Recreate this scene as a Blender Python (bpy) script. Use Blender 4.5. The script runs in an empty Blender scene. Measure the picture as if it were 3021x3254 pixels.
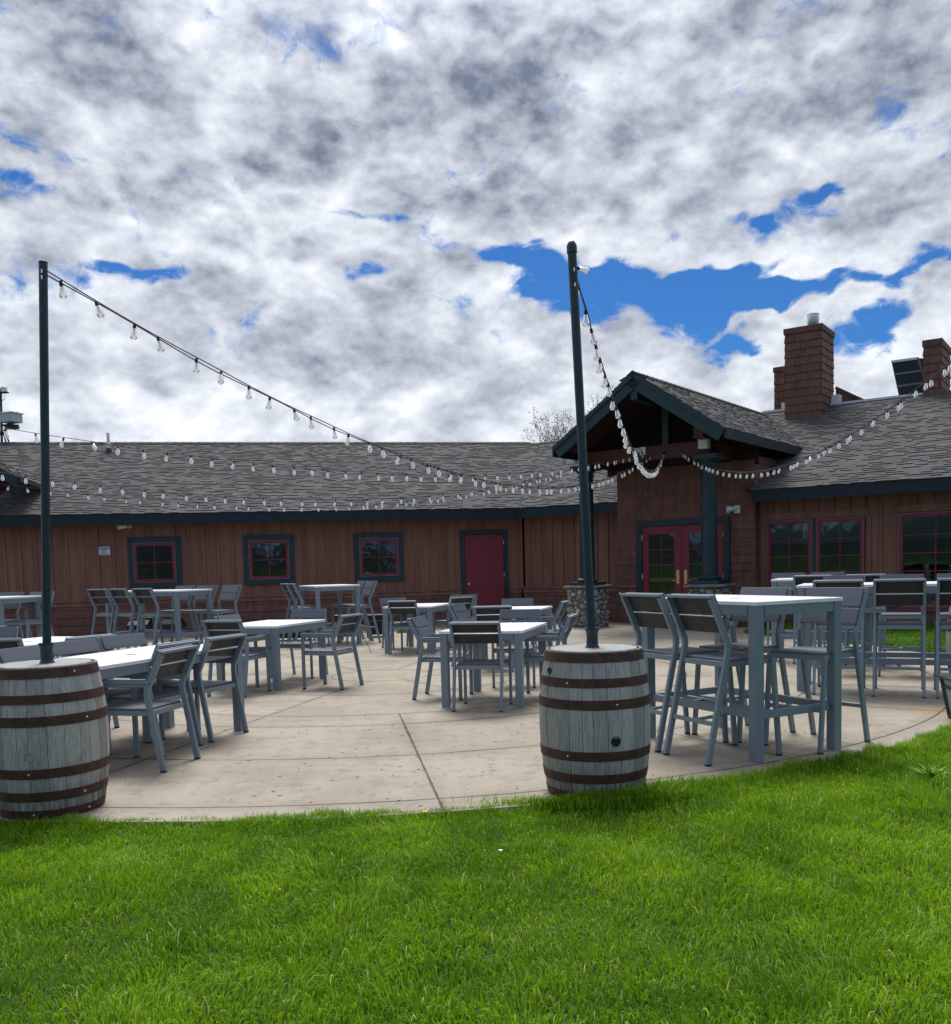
import bpy, bmesh, math, random
import numpy as np
from mathutils import Vector, Matrix
R = math.radians
rnd = random.Random(7)
sc = bpy.context.scene
COL = sc.collection

# ------------------------------------------------------------------ camera
F_PX, CX, CY = 2950.0, 1510.5, 2016.0
ROLL, PITCH, CAM_H = R(1.51), R(4.237), 1.386
cam_d = bpy.data.cameras.new('camera'); cam = bpy.data.objects.new('camera', cam_d); COL.objects.link(cam)
cam_d.sensor_fit = 'HORIZONTAL'; cam_d.sensor_width = 36; cam_d.lens = 36 * F_PX / 3021
cam_d.shift_y = (2016 - 1627) / 3021; cam_d.clip_start = .05; cam_d.clip_end = 3000
_F = Vector((0, math.cos(PITCH), -math.sin(PITCH))); _U = Vector((0, math.sin(PITCH), math.cos(PITCH))); _R = Vector((1, 0, 0))
_cr = _R * math.cos(ROLL) - _U * math.sin(ROLL); _cu = _R * math.sin(ROLL) + _U * math.cos(ROLL)
M = Matrix.Identity(4)
for i in range(3):
    M[i][0], M[i][1], M[i][2] = _cr[i], _cu[i], -_F[i]
M[0][3], M[1][3], M[2][3] = 0, 0, CAM_H
cam.matrix_world = M
sc.camera = cam

# survey helpers: turn a bearing measured on the photograph into a place in the world
def ray(u, v):
    d = _F * F_PX + _cr * (u - CX) + _cu * (-(v - CY)); return d
def gz(u, v, z=0.0):
    d = ray(u, v); t = (z - CAM_H) / d.z; return Vector((d.x * t, d.y * t, z))
def gy(u, v, Y):
    d = ray(u, v); t = Y / d.y; return Vector((d.x * t, Y, CAM_H + d.z * t))
def gplane(u, v, P, N):
    d = ray(u, v); o = Vector((0, 0, CAM_H)); t = (Vector(P) - o).dot(N) / d.dot(N); return o + d * t
def proj(p):
    q = Vector(p) - Vector((0, 0, CAM_H)); f = q.dot(_F)
    return CX + q.dot(_cr) / f * F_PX, CY - q.dot(_cu) / f * F_PX

# ------------------------------------------------------------------ sun and sky
SUN_AZ, SUN_EL = R(-4), R(58)          # azimuth from +Y towards +X
sd = bpy.data.lights.new('sun', 'SUN'); sd.energy = 2.6; sd.angle = R(24); sd.color = (1, .965, .91)
so = bpy.data.objects.new('sun', sd); COL.objects.link(so)
sun_dir = Vector((math.sin(SUN_AZ) * math.cos(SUN_EL), math.cos(SUN_AZ) * math.cos(SUN_EL), math.sin(SUN_EL)))
so.rotation_euler = (-sun_dir).to_track_quat('-Z', 'Y').to_euler(); so.location = sun_dir * 60
sc.view_settings.view_transform = 'Standard'; sc.view_settings.look = 'None'
sc.view_settings.gamma = 1; sc.view_settings.use_curve_mapping = False
sc.view_settings.exposure = 0.48

class NT:
    """small helper to write node trees"""
    def __init__(s, tree): s.t = tree; s.n = tree.nodes; s.l = tree.links
    def add(s, kind, **kw):
        nd = s.n.new(kind)
        for k, v in kw.items(): setattr(nd, k, v)
        return nd
    def link(s, a, b): s.l.new(a, b)
    def put(s, sock, val):
        if isinstance(val, bpy.types.NodeSocket): s.l.new(val, sock)
        else:
            try: sock.default_value = val
            except Exception: sock.default_value = (*val, 1)
    def math(s, op, a, b=0.0, c=0.0, clamp=False):
        nd = s.add('ShaderNodeMath', operation=op, use_clamp=clamp)
        s.put(nd.inputs[0], a); s.put(nd.inputs[1], b)
        if len(nd.inputs) > 2: s.put(nd.inputs[2], c)
        return nd.outputs[0]
    def vmath(s, op, a, b=(0, 0, 0), scale=None):
        nd = s.add('ShaderNodeVectorMath', operation=op)
        s.put(nd.inputs[0], a)
        if op not in ('LENGTH', 'NORMALIZE', 'SCALE'): s.put(nd.inputs[1], b)
        if scale is not None: s.put(nd.inputs['Scale'], scale)
        return nd.outputs['Value'] if op in ('LENGTH', 'DOT_PRODUCT') else nd.outputs[0]
    def xyz(s, v): nd = s.add('ShaderNodeSeparateXYZ'); s.put(nd.inputs[0], v); return nd.outputs
    def comb(s, x, y, z): nd = s.add('ShaderNodeCombineXYZ'); s.put(nd.inputs[0], x); s.put(nd.inputs[1], y); s.put(nd.inputs[2], z); return nd.outputs[0]
    def noise(s, v, scale, detail=4, rough=.5, dist=0.0, out='Fac'):
        nd = s.add('ShaderNodeTexNoise'); s.put(nd.inputs['Vector'], v); s.put(nd.inputs['Scale'], scale)
        s.put(nd.inputs['Detail'], detail); s.put(nd.inputs['Roughness'], rough); s.put(nd.inputs['Distortion'], dist)
        return nd.outputs[out]
    def smooth(s, x, lo, hi, a=0.0, b=1.0, kind='SMOOTHSTEP'):
        nd = s.add('ShaderNodeMapRange', interpolation_type=kind); s.put(nd.inputs[0], x); s.put(nd.inputs[1], lo); s.put(nd.inputs[2], hi)
        s.put(nd.inputs[3], a); s.put(nd.inputs[4], b); return nd.outputs[0]
    def mix(s, f, a, b, blend='MIX'):
        nd = s.add('ShaderNodeMix', data_type='RGBA', blend_type=blend); s.put(nd.inputs[0], f)
        s.put(nd.inputs[6], a if isinstance(a, bpy.types.NodeSocket) else (*a, 1)); s.put(nd.inputs[7], b if isinstance(b, bpy.types.NodeSocket) else (*b, 1))
        return nd.outputs[2]

world = bpy.data.worlds.new("World"); sc.world = world; world.use_nodes = True
w = NT(world.node_tree); w.n.clear()
SKY_STR = .10
sky = w.add('ShaderNodeTexSky', sky_type='NISHITA', sun_disc=False, sun_elevation=SUN_EL, sun_rotation=SUN_AZ, altitude=200, air_density=1.0, dust_density=.3, ozone_density=3.0)
tc = w.add('ShaderNodeTexCoord'); D = w.vmath('NORMALIZE', tc.outputs['Generated'])
x, y, z = w.xyz(D)
az = w.math('ARCTAN2', x, y); el = w.math('ARCSINE', z)
AE = w.comb(az, el, 0.0)
Q = w.vmath('SCALE', w.vmath('MULTIPLY', D, (1.0, 1.0, 1.45)), scale=3.1)      # the deck is followed in all directions, clouds flattened a little
wob = w.vmath('SUBTRACT', w.noise(Q, 2.0, 3, .60, 0, 'Color'), (.5, .5, .5))
AEw = w.vmath('ADD', AE, w.vmath('SCALE', wob, scale=.17))
n1 = w.noise(w.vmath('ADD', Q, w.vmath('SCALE', wob, scale=.2)), 3.0, 5, .60)
def azel(u, v):
    d = ray(u, v).normalized(); return math.atan2(d.x, d.y), math.asin(d.z)
def blob(u, v, du, dv, amt, rot=0.0, warp=AEw):
    """a soft elliptical patch of the sky round one bearing; du, dv are its half sizes"""
    a0, e0 = azel(u, v); k = 1 / 2950.
    mp = w.add('ShaderNodeMapping', vector_type='TEXTURE')
    mp.inputs['Location'].default_value = (a0, e0, 0); mp.inputs['Rotation'].default_value = (0, 0, rot); mp.inputs['Scale'].default_value = (du * k, dv * k, 1)
    w.link(warp, mp.inputs[0])
    L = w.vmath('LENGTH', mp.outputs[0])
    return w.smooth(L, 1.75, .25, 0.0, amt)
def total(lst):
    t = lst[0]
    for q in lst[1:]: t = w.math('ADD', t, q)
    return t
holes = total([
    blob(1600, 795, 200, 45, .50, R(-4)), blob(1760, 850, 180, 50, .52, R(-14)), blob(2000, 905, 300, 60, .58, R(-6)), blob(2180, 960, 300, 55, .50, R(-10)), blob(2080, 1040, 330, 34, .34, R(-16)),
    blob(2540, 985, 260, 30, .34, R(4)), blob(2850, 890, 200, 26, .30, R(8)), blob(2740, 1100, 100, 60, .50), blob(2300, 1120, 150, 30, .30, R(-10)), blob(2400, 1060, 120, 40, .3), 
    blob(2450, 700, 300, 24, .26), blob(170, 430, 120, 34, .38, R(-30)), blob(60, 560, 110, 40, .46, R(10)), 
    blob(380, 905, 150, 30, .44), blob(780, 780, 150, 22, .30), blob(1180, 895, 50, 24, .38), blob(2620, 630, 60, 26, .40), 
    blob(20, 70, 50, 30, .36), blob(2970, 480, 60, 50, .26), blob(1180, 705, 100, 20, .26), blob(2700, 820, 120, 24, .26),
    blob(1925, 895, 80, 16, -.55, R(-3)), blob(2330, 850, 190, 22, -.40, R(-8)), blob(2560, 905, 160, 26, -.38, R(12)), blob(2330, 1075, 130, 16, -.42, R(-4)), blob(2620, 1040, 110, 22, -.36, R(14))])
cover = w.math('SUBTRACT', w.math('ADD', w.math('SUBTRACT', w.math('MULTIPLY', n1, 1.9), .32), 0.0), w.math('SUBTRACT', w.math('MULTIPLY', holes, 1.25), .19))
cover = w.math('ADD', cover, w.math('MULTIPLY', w.math('SUBTRACT', w.noise(w.vmath('ADD', Q, w.vmath('SCALE', wob, scale=.5)), 13.0, 5, .64, .2), .5), .95))
cover = w.math('ADD', cover, w.smooth(el, R(14), R(6), 0.0, .3))
alpha = w.smooth(cover, .20, .66)
# grey bellies with bright thin rims between them, then finer billows
Qs = w.vmath('ADD', Q, w.vmath('SCALE', wob, scale=.36))
Q2 = w.vmath('ADD', w.vmath('SCALE', w.vmath('MULTIPLY', AE, (1.0, 1.4, 0.0)), scale=3.0), w.vmath('SCALE', wob, scale=.34))
def puffs(sc_, det, rough_, smooth_):
    nd = w.add('ShaderNodeTexVoronoi', feature='SMOOTH_F1', voronoi_dimensions='2D', normalize=True); w.link(Q2, nd.inputs['Vector']); nd.inputs['Scale'].default_value = sc_
    nd.inputs['Detail'].default_value = det; nd.inputs['Roughness'].default_value = rough_; nd.inputs['Smoothness'].default_value = smooth_; nd.inputs['Lacunarity'].default_value = 2.2; return nd.outputs['Distance']
cells = puffs(5.2, 1.0, .40, .50)
p1 = w.noise(Qs, 1.9, 2, .48)
ridge_ = w.smooth(w.math('ABSOLUTE', w.math('SUBTRACT', w.noise(Qs, 2.6, 3, .54), .5)), .070, .0)
fine = w.noise(w.vmath('ADD', Q, w.vmath('SCALE', wob, scale=.16)), 7.5, 8, .63)
lit = w.math('SUBTRACT', w.noise(w.vmath('ADD', Q, (-.002, -.006, -.030)), 7.0, 5, .58), w.noise(Q, 7.0, 5, .58))
greys = total([blob(1500, 190, 1500, 260, .10), blob(330, 230, 200, 150, .10), blob(1500, 250, 230, 90, .12), blob(1750, 230, 260, 110, .12), blob(2250, 270, 220, 110, .14), blob(560, 520, 180, 110, .15), blob(850, 520, 160, 100, .13), blob(1100, 400, 260, 80, .12),
               blob(1000, 1120, 280, 150, .22), blob(1350, 1150, 200, 130, .12), blob(2700, 290, 330, 110, .13), blob(2700, 690, 260, 60, .16), 
               blob(2000, 400, 260, 70, .12), blob(2330, 480, 160, 60, .12), blob(1450, 1290, 150, 60, .16)])
whites = total([blob(850, 1290, 400, 60, .40), blob(1260, 1290, 150, 70, .42), blob(1640, 1290, 120, 90, .36), blob(500, 1340, 300, 50, .30), blob(1130, 110, 70, 50, .40), blob(2070, 240, 70, 50, .40), blob(2430, 350, 50, 80, .30), blob(1300, 760, 420, 60, .10),
                blob(1650, 940, 200, 60, .22), blob(2300, 800, 300, 40, .14), blob(2700, 1200, 150, 60, .26), blob(2900, 1050, 90, 120, .2),
                blob(3000, 1150, 120, 150, .16), blob(420, 470, 120, 50, .16), blob(2700, 520, 200, 40, .16), blob(2250, 1200, 200, 60, .12)])
val = w.math('ADD', w.math('MULTIPLY', w.math('SUBTRACT', p1, .5), .9), w.math('MULTIPLY', ridge_, .12))
val = w.math('ADD', val, w.math('MULTIPLY', w.math('SUBTRACT', cells, .30), 1.5))
val = w.math('ADD', val, w.math('MULTIPLY', w.math('SUBTRACT', fine, .5), .70))
val = w.math('ADD', val, w.math('MULTIPLY', lit, 1.5))
val = w.math('ADD', w.math('ADD', val, .42), w.math('SUBTRACT', whites, greys))
val = w.math('ADD', val, w.math('MULTIPLY', w.math('SUBTRACT', .75, alpha), .22))
val = w.math('ADD', val, w.smooth(el, R(30), R(4), -.02, .06))
val = w.math('ADD', .60, w.math('MULTIPLY', w.math('SUBTRACT', val, .60), w.smooth(el, R(9), R(25), .85, 1.0)))
val = w.smooth(val, -.30, 1.06, 0.0, 1.0, 'LINEAR')
k = 1.0 / SKY_STR
sund = w.vmath('DOT_PRODUCT', D, tuple(sun_dir))
ccol = w.mix(val, (.135 * k, .160 * k, .225 * k), (.74 * k, .775 * k, .83 * k))
blue = w.mix(1.0, sky.outputs[0], (.15, .36, .62), 'MULTIPLY')
skc = w.mix(alpha, blue, ccol)
# cloud towards the hidden sun glows; the clearer side away from it is duller and bluer
fac = w.smooth(sund, .84, 1.0, 1.0, 2.6)
skc = w.mix(1.0, skc, w.comb(fac, fac, fac), 'MULTIPLY')
skc = w.mix(1.0, skc, w.mix(w.smooth(sund, -.30, .58), (.50, .60, .84), (1.0, 1.0, 1.0)), 'MULTIPLY')
# woodland behind the photographer and land below the horizon, seen only in reflections
trh = w.math('ADD', w.math('MULTIPLY', w.noise(w.comb(w.math('MULTIPLY', az, 5.0), w.math('MULTIPLY', el, 4.0), 3.0), 3.0, 6, .75), .26), -.085)
trm = w.math('MULTIPLY', w.smooth(w.math('SUBTRACT', el, trh), .010, -.010), w.smooth(y, .15, -.05))
skc = w.mix(trm, skc, (.045 * k, .060 * k, .062 * k))
skc = w.mix(w.smooth(z, .0, -.02), skc, (.05 * k, .08 * k, .04 * k))
bg = w.add('ShaderNodeBackground'); w.link(skc, bg.inputs[0]); bg.inputs[1].default_value = SKY_STR
sc.cycles.max_bounces = 7; sc.cycles.diffuse_bounces = 3; sc.cycles.transparent_max_bounces = 10
wo = w.add('ShaderNodeOutputWorld'); w.link(bg.outputs[0], wo.inputs[0])
world.cycles.sampling_method = 'MANUAL'; world.cycles.sample_map_resolution = 512

# ------------------------------------------------------------------ materials
def mat(name, col, rough=.6, metal=0.0, spec=.5, var=.0, vscale=6.0, bump=0.0, bscale=40.0, col2=None, tint=0.0, stretch=(1, 1, 1), coat=0.0, rv=.08):
    m = bpy.data.materials.new(name); m.use_nodes = True; t = NT(m.node_tree); b = t.n['Principled BSDF']
    b.inputs['Roughness'].default_value = rough; b.inputs['Metallic'].default_value = metal; b.inputs['Specular IOR Level'].default_value = spec
    b.inputs['Coat Weight'].default_value = coat
    tcn = t.add('ShaderNodeTexCoord'); v = t.vmath('MULTIPLY', tcn.outputs['Object'], stretch)
    c2 = col2 or tuple(c * (1 - var) for c in col)
    f = t.smooth(t.noise(v, vscale, 5, .6), .32, .68)
    c = t.mix(f, col, c2)
    if tint:
        a = t.add('ShaderNodeAttribute', attribute_name='tint'); 
        c = t.mix(1.0, c, t.comb(*[t.math('ADD', 1 - tint, t.math('MULTIPLY', a.outputs['Fac'], 2 * tint))] * 3), 'MULTIPLY')
    t.link(c, b.inputs['Base Color'])
    if rough: t.link(t.smooth(t.noise(v, vscale * 2.3, 3), .3, .7, max(.03, rough - rv), min(1, rough + rv)), b.inputs['Roughness'])
    if bump:
        bn = t.add('ShaderNodeBump'); bn.inputs['Strength'].default_value = bump; bn.inputs['Distance'].default_value = .01
        t.link(t.noise(v, bscale, 6, .65), bn.inputs['Height']); t.link(bn.outputs[0], b.inputs['Normal'])
    return m
MT = {}
MT['frame'] = mat('powder_coated_metal', (.185, .240, .285), .42, .1, .5, .05, 3, .0, 220, rv=.02)
MT['slat'] = mat('grey_poly_lumber', (.115, .130, .155), .42, 0, .4, .08, 5, .05, 90, stretch=(.25, 4, 4))
MT['ttop'] = mat('grey_table_slats', (.80, .81, .83), .50, 0, .25, .08, 2, .03, 60, stretch=(6, .35, 1), coat=.15)
MT['back'] = mat('dark_slat_backing', (.030, .034, .038), .6, 0, .4, .1)
MT['rubber'] = mat('black_rubber', (.012, .012, .014), .7)
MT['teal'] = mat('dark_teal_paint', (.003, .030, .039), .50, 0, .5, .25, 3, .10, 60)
MT['fascia'] = mat('shadow_teal_fascia_paint', (.0015, .014, .025), .55, 0, .4, .25, 3, .10, 60)  # same teal paint, colour darkened to carry the shade on the fascias
MT['polegreen'] = mat('dark_green_steel', (.010, .034, .045), .42, .1, .5, .3, 5, .06, 90)
MT['red'] = mat('burgundy_paint', (.215, .018, .036), .5, 0, .45, .2, 4, .08, 80)
MT['batten'] = mat('brown_board_siding', (.255, .125, .080), .68, 0, .3, 0, 1.2, .15, 30, col2=(.170, .084, .060), stretch=(5, 5, .35))
MT['shake'] = mat('brown_cedar_shake', (.180, .088, .064), .72, 0, .3, 0, 3.0, .5, 36, col2=(.118, .058, .048), tint=.12, stretch=(4, 4, .8))
MT['roof'] = mat('grey_asphalt_shingle', (.092, .090, .091), .9, 0, .25, 0, 1.0, .5, 160, col2=(.080, .079, .077), tint=.11)
MT['beam'] = mat('dark_brown_timber', (.085, .034, .028), .65, 0, .35, .3, 3, .3, 40, stretch=(1, 1, 6))
MT['brass'] = mat('brass', (.62, .47, .20), .3, .9)
MT['chrome'] = mat('galvanised_flue', (.80, .81, .83), .38, 1.0, .5, .15)
MT['white'] = mat('white_plastic', (.72, .73, .74), .45, 0, .5, .08)
MT['flash'] = mat('pale_ridge_flashing', (.62, .64, .66), .42, .3, .5, .12)
MT['vent'] = mat('dark_painted_sheet_metal', (.012, .02, .026), .4, .4)
MT['ventg'] = mat('grey_sheet_metal', (.13, .15, .16), .45, .5)
MT['black'] = mat('black_plastic', (.012, .013, .017), .45, 0, .5, .3)
MT['rust'] = mat('rusted_hoop_steel', (.046, .025, .022), .66, .25, .4, 0, 14, .6, 60, col2=(.090, .038, .026))
MT['blind'] = mat('pale_green_blind', (.20, .26, .23), .8, 0, .2, .15)
MT['room'] = mat('dark_room', (.008, .009, .012), .9)
MT['shade'] = mat('shade_darkened_boards', (.030, .018, .018), .8, 0, .2, .3)  # ceiling and soffit boards; the shade under the roofs is put into their colour
MT['mortar'] = mat('mortar', (.12, .115, .10), .95, 0, .2, .3, 12, .5, 60)
MT['capstone'] = mat('bluestone_cap', (.20, .225, .225), .75, 0, .3, .35, 5, .5, 30)
MT['bark'] = mat('grey_bark', (.30, .27, .27), .9, 0, .2, .3)
MT['bud'] = mat('spring_buds', (.22, .21, .12), .8)
MT['cable'] = mat('string_light_cable', (.012, .014, .022), .6)
MT['soil'] = mat('dark_soil', (.034, .075, .010), .95, 0, .2, .4, 8, .6, 60)

def m_glass_pane():
    m = bpy.data.materials.new('window_glass'); m.use_nodes = True; t = NT(m.node_tree); t.n.remove(t.n['Principled BSDF'])
    o = t.n['Material Output']; g = t.add('ShaderNodeBsdfGlossy'); g.inputs['Roughness'].default_value = .03; g.inputs[0].default_value = (.92, .97, 1.0, 1)
    tr = t.add('ShaderNodeBsdfTransparent'); tr.inputs[0].default_value = (.62, .70, .68, 1)
    fr = t.add('ShaderNodeFresnel'); fr.inputs[0].default_value = 1.75
    geo = t.add('ShaderNodeTexCoord'); bn = t.add('ShaderNodeBump'); bn.inputs['Strength'].default_value = .15; bn.inputs['Distance'].default_value = .02
    t.link(t.noise(geo.outputs['Object'], 2.2, 2), bn.inputs['Height']); t.link(bn.outputs[0], g.inputs['Normal'])
    mx = t.add('ShaderNodeMixShader'); t.link(fr.outputs[0], mx.inputs[0]); t.link(tr.outputs[0], mx.inputs[1]); t.link(g.outputs[0], mx.inputs[2]); t.link(mx.outputs[0], o.inputs[0])
    return m
MT['glass'] = m_glass_pane()
def m_bulb():
    m = bpy.data.materials.new('bulb_glass'); m.use_nodes = True; t = NT(m.node_tree); t.n.remove(t.n['Principled BSDF'])
    o = t.n['Material Output']; g = t.add('ShaderNodeBsdfGlossy'); g.inputs['Roughness'].default_value = .12; g.inputs[0].default_value = (1, 1, 1, 1)
    tr = t.add('ShaderNodeBsdfTransparent'); tr.inputs[0].default_value = (.93, .94, .95, 1)
    df = t.add('ShaderNodeBsdfDiffuse'); df.inputs[0].default_value = (.9, .9, .88, 1)
    tl = t.add('ShaderNodeBsdfTranslucent'); tl.inputs[0].default_value = (.9, .9, .9, 1)
    a = t.add('ShaderNodeMixShader'); a.inputs[0].default_value = .5; t.link(df.outputs[0], a.inputs[1]); t.link(tl.outputs[0], a.inputs[2])
    b = t.add('ShaderNodeMixShader'); b.inputs[0].default_value = .42; t.link(tr.outputs[0], b.inputs[1]); t.link(a.outputs[0], b.inputs[2])
    lw = t.add('ShaderNodeLayerWeight'); lw.inputs[0].default_value = .35
    c = t.add('ShaderNodeMixShader'); t.link(lw.outputs['Fresnel'], c.inputs[0]); t.link(b.outputs[0], c.inputs[1]); t.link(g.outputs[0], c.inputs[2]); t.link(c.outputs[0], o.inputs[0])
    return m
MT['bulb'] = m_bulb()

RC = (-1.235, 12.0)       # centre of the round patio
def m_patio():
    m = bpy.data.materials.new('patio_concrete'); m.use_nodes = True; t = NT(m.node_tree); b = t.n['Principled BSDF']
    tcn = t.add('ShaderNodeTexCoord'); v = tcn.outputs['Object']
    vv = t.vmath('SUBTRACT', v, (RC[0], RC[1], 0)); px, py, pz = t.xyz(vv)
    wn = t.math('MULTIPLY', t.math('SUBTRACT', t.noise(v, 5, 4, .6), .5), .022)
    r = t.math('ADD', t.vmath('LENGTH', t.comb(px, py, 0.0)), wn)
    d = None
    for rad in (.64, 1.87, 3.27, 3.86, 5.25, 6.60, 8.1, 9.6):
        q = t.math('ABSOLUTE', t.math('SUBTRACT', r, rad)); d = q if d is None else t.math('MINIMUM', d, q)
    ang = t.math('ARCTAN2', px, t.math('MULTIPLY', py, -1.0))      # from -Y towards +X
    def radial(step, off, rmin):
        a = t.math('SUBTRACT', ang, R(off)); a = t.math('ADD', a, R(3600)); mm = t.math('PINGPONG', a, R(step) / 2)
        s = t.math('MULTIPLY', t.math('SINE', mm), r)
        pen = t.smooth(r, rmin, rmin - .01, 0.0, 1.0, 'LINEAR')
        return t.math('ADD', t.math('ADD', t.math('ABSOLUTE', s), t.math('MULTIPLY', wn, .6)), pen)
    d = t.math('MINIMUM', d, radial(45, -13.9, .64)); d = t.math('MINIMUM', d, radial(22.5, -13.9, 3.27))
    wid = t.smooth(t.noise(v, .9, 2), .35, .65, .005, .0115)
    joint = t.smooth(d, t.math('ADD', wid, .005), t.math('MULTIPLY', wid, .4))
    base = t.mix(t.smooth(t.noise(v, .9, 5, .65), .36, .64), (.355, .312, .248), (.262, .225, .172))
    base = t.mix(t.smooth(t.noise(v, 55, 5, .7), .35, .7, 0, .35), base, (.42, .37, .30))
    base = t.mix(t.smooth(t.noise(v, 7, 6, .7), .50, .68, 0, .65), base, (.185, .160, .125))
    base = t.mix(t.smooth(t.noise(t.vmath('MULTIPLY', v, (1, 1.6, 1)), 22, 6, .75), .50, .70, 0, .45), base, (.17, .15, .12))
    base = t.mix(t.smooth(t.noise(v, 2.3, 3, .5), .55, .75, 0, .35), base, (.21, .185, .15))
    base = t.mix(t.smooth(d, .16, .0, 0, .28), base, (.19, .165, .135))
    rs = t.smooth(t.vmath('LENGTH', t.vmath('SUBTRACT', v, (-1.05, 11.75, 0))), .45, .05, 0, .35)
    base = t.mix(t.math('MULTIPLY', rs, t.noise(v, 9, 3)), base, (.42, .24, .09))
    rs = t.smooth(t.vmath('LENGTH', t.vmath('SUBTRACT', v, (4.1, 8.1, 0))), .45, .05, 0, .9)
    base = t.mix(t.math('MULTIPLY', rs, t.noise(v, 6, 3)), base, (.36, .20, .09))
    jc = t.mix(t.smooth(t.noise(v, 14, 3), .45, .62), (.060, .048, .038), (.095, .058, .040))
    c = t.mix(t.math('MULTIPLY', joint, t.smooth(t.noise(v, 2.5, 3), .3, .5, .65, 1)), base, jc)
    t.link(c, b.inputs['Base Color']); b.inputs['Roughness'].default_value = .82; b.inputs['Specular IOR Level'].default_value = .35
    h = t.math('SUBTRACT', t.math('MULTIPLY', t.noise(v, 90, 6, .7), .25), t.math('MULTIPLY', joint, 1.0))
    h = t.math('ADD', h, t.math('MULTIPLY', t.noise(v, 12, 4, .6), .25))
    bn = t.add('ShaderNodeBump'); bn.inputs['Strength'].default_value = .7; bn.inputs['Distance'].default_value = .008
    t.link(h, bn.inputs['Height']); t.link(bn.outputs[0], b.inputs['Normal'])
    return m
MT['patio'] = m_patio()

def m_stave(gray=True):
    m = bpy.data.materials.new('weathered_oak_staves'); m.use_nodes = True; t = NT(m.node_tree); b = t.n['Principled BSDF']
    tcn = t.add('ShaderNodeTexCoord'); v = tcn.outputs['Object']; px, py, pz = t.xyz(v)
    a = t.add('ShaderNodeAttribute', attribute_name='tint').outputs['Fac']
    ang = t.math('ARCTAN2', px, py)
    g = t.comb(t.math('MULTIPLY', ang, 9.0), t.math('MULTIPLY', a, 7.0), t.math('MULTIPLY', pz, 1.5))
    grain = t.noise(g, 7, 8, .7, .4)
    c = t.mix(t.smooth(grain, .34, .74), (.42, .42, .405), (.17, .172, .168))
    c = t.mix(1.0, c, t.comb(*[t.math('ADD', .80, t.math('MULTIPLY', a, .42))] * 3), 'MULTIPLY')
    c = t.mix(t.smooth(t.noise(v, 5, 4, .6), .52, .72, 0, .5), c, (.20, .23, .17))
    lowm = t.math('MULTIPLY', t.smooth(pz, .34, .02), t.smooth(t.noise(g, 3, 4, .7), .35, .6))
    c = t.mix(t.math('MULTIPLY', lowm, .85), c, (.055, .06, .040))
    rn = t.noise(t.comb(t.math('MULTIPLY', ang, 6.0), 0.0, t.math('MULTIPLY', pz, .8)), 6, 3, .6)
    c = t.mix(t.smooth(rn, .60, .72, 0, .65), c, (.20, .09, .035))
    t.link(c, b.inputs['Base Color']); b.inputs['Roughness'].default_value = .8; b.inputs['Specular IOR Level'].default_value = .3
    bn = t.add('ShaderNodeBump'); bn.inputs['Strength'].default_value = .6; bn.inputs['Distance'].default_value = .006
    t.link(grain, bn.inputs['Height']); t.link(bn.outputs[0], b.inputs['Normal'])
    return m
MT['stave'] = m_stave()
MT['head'] = mat('bleached_barrel_head', (.82, .81, .78), .55, 0, .2, .3, 5, .3, 60, stretch=(12, .6, 1))

def m_stone():
    m = bpy.data.materials.new('fieldstone'); m.use_nodes = True; t = NT(m.node_tree); b = t.n['Principled BSDF']
    a = t.add('ShaderNodeAttribute', attribute_name='tint').outputs['Fac']
    rp = t.add('ShaderNodeValToRGB'); t.link(a, rp.inputs[0]); e = rp.color_ramp.elements
    e[0].position = 0; e[0].color = (.16, .17, .17, 1); e[1].position = 1; e[1].color = (.62, .60, .55, 1)
    for p, cc in ((.25, (.24, .24, .21, 1)), (.5, (.33, .29, .23, 1)), (.7, (.36, .38, .38, 1)), (.85, (.46, .35, .24, 1))):
        q = e.new(p); q.color = cc
    tcn = t.add('ShaderNodeTexCoord'); c = t.mix(t.smooth(t.noise(tcn.outputs['Object'], 22, 5, .65), .35, .7, 0, .5), rp.outputs[0], (.10, .10, .09))
    t.link(c, b.inputs['Base Color']); b.inputs['Roughness'].default_value = .85
    bn = t.add('ShaderNodeBump'); bn.inputs['Strength'].default_value = .4; bn.inputs['Distance'].default_value = .01
    t.link(t.noise(tcn.outputs['Object'], 60, 5, .6), bn.inputs['Height']); t.link(bn.outputs[0], b.inputs['Normal'])
    return m
MT['stone'] = m_stone()

def m_grass(name, lo, hi, dry):
    m = bpy.data.materials.new(name); m.use_nodes = True; t = NT(m.node_tree); b = t.n['Principled BSDF']; o = t.n['Material Output']
    a = t.add('ShaderNodeAttribute', attribute_name='tint').outputs['Fac']
    geo = t.add('ShaderNodeNewGeometry')
    patch = t.noise(geo.outputs['Position'], 1.4, 4, .6)
    f = t.math('ADD', t.math('MULTIPLY', a, .8), t.math('MULTIPLY', t.smooth(patch, .3, .7), .25))
    c = t.mix(f, lo, hi); c = t.mix(t.smooth(a, .955, .985, 0, .8), c, dry)
    t.link(c, b.inputs['Base Color']); b.inputs['Roughness'].default_value = .55; b.inputs['Specular IOR Level'].default_value = .22
    tr = t.add('ShaderNodeBsdfTranslucent'); t.link(t.mix(1.0, c, (1.25, 1.2, .5), 'MULTIPLY'), tr.inputs[0])
    mx = t.add('ShaderNodeMixShader'); mx.inputs[0].default_value = .38
    t.link(b.outputs[0], mx.inputs[1]); t.link(tr.outputs[0], mx.inputs[2]); t.link(mx.outputs[0], o.inputs[0])
    return m
MT['grass'] = m_grass('lawn_blades', (.062, .185, .005), (.300, .500, .022), (.60, .62, .36))
MT['grassdark'] = m_grass('short_grass', (.04, .13, .008), (.13, .30, .02), (.3, .34, .15))

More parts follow.
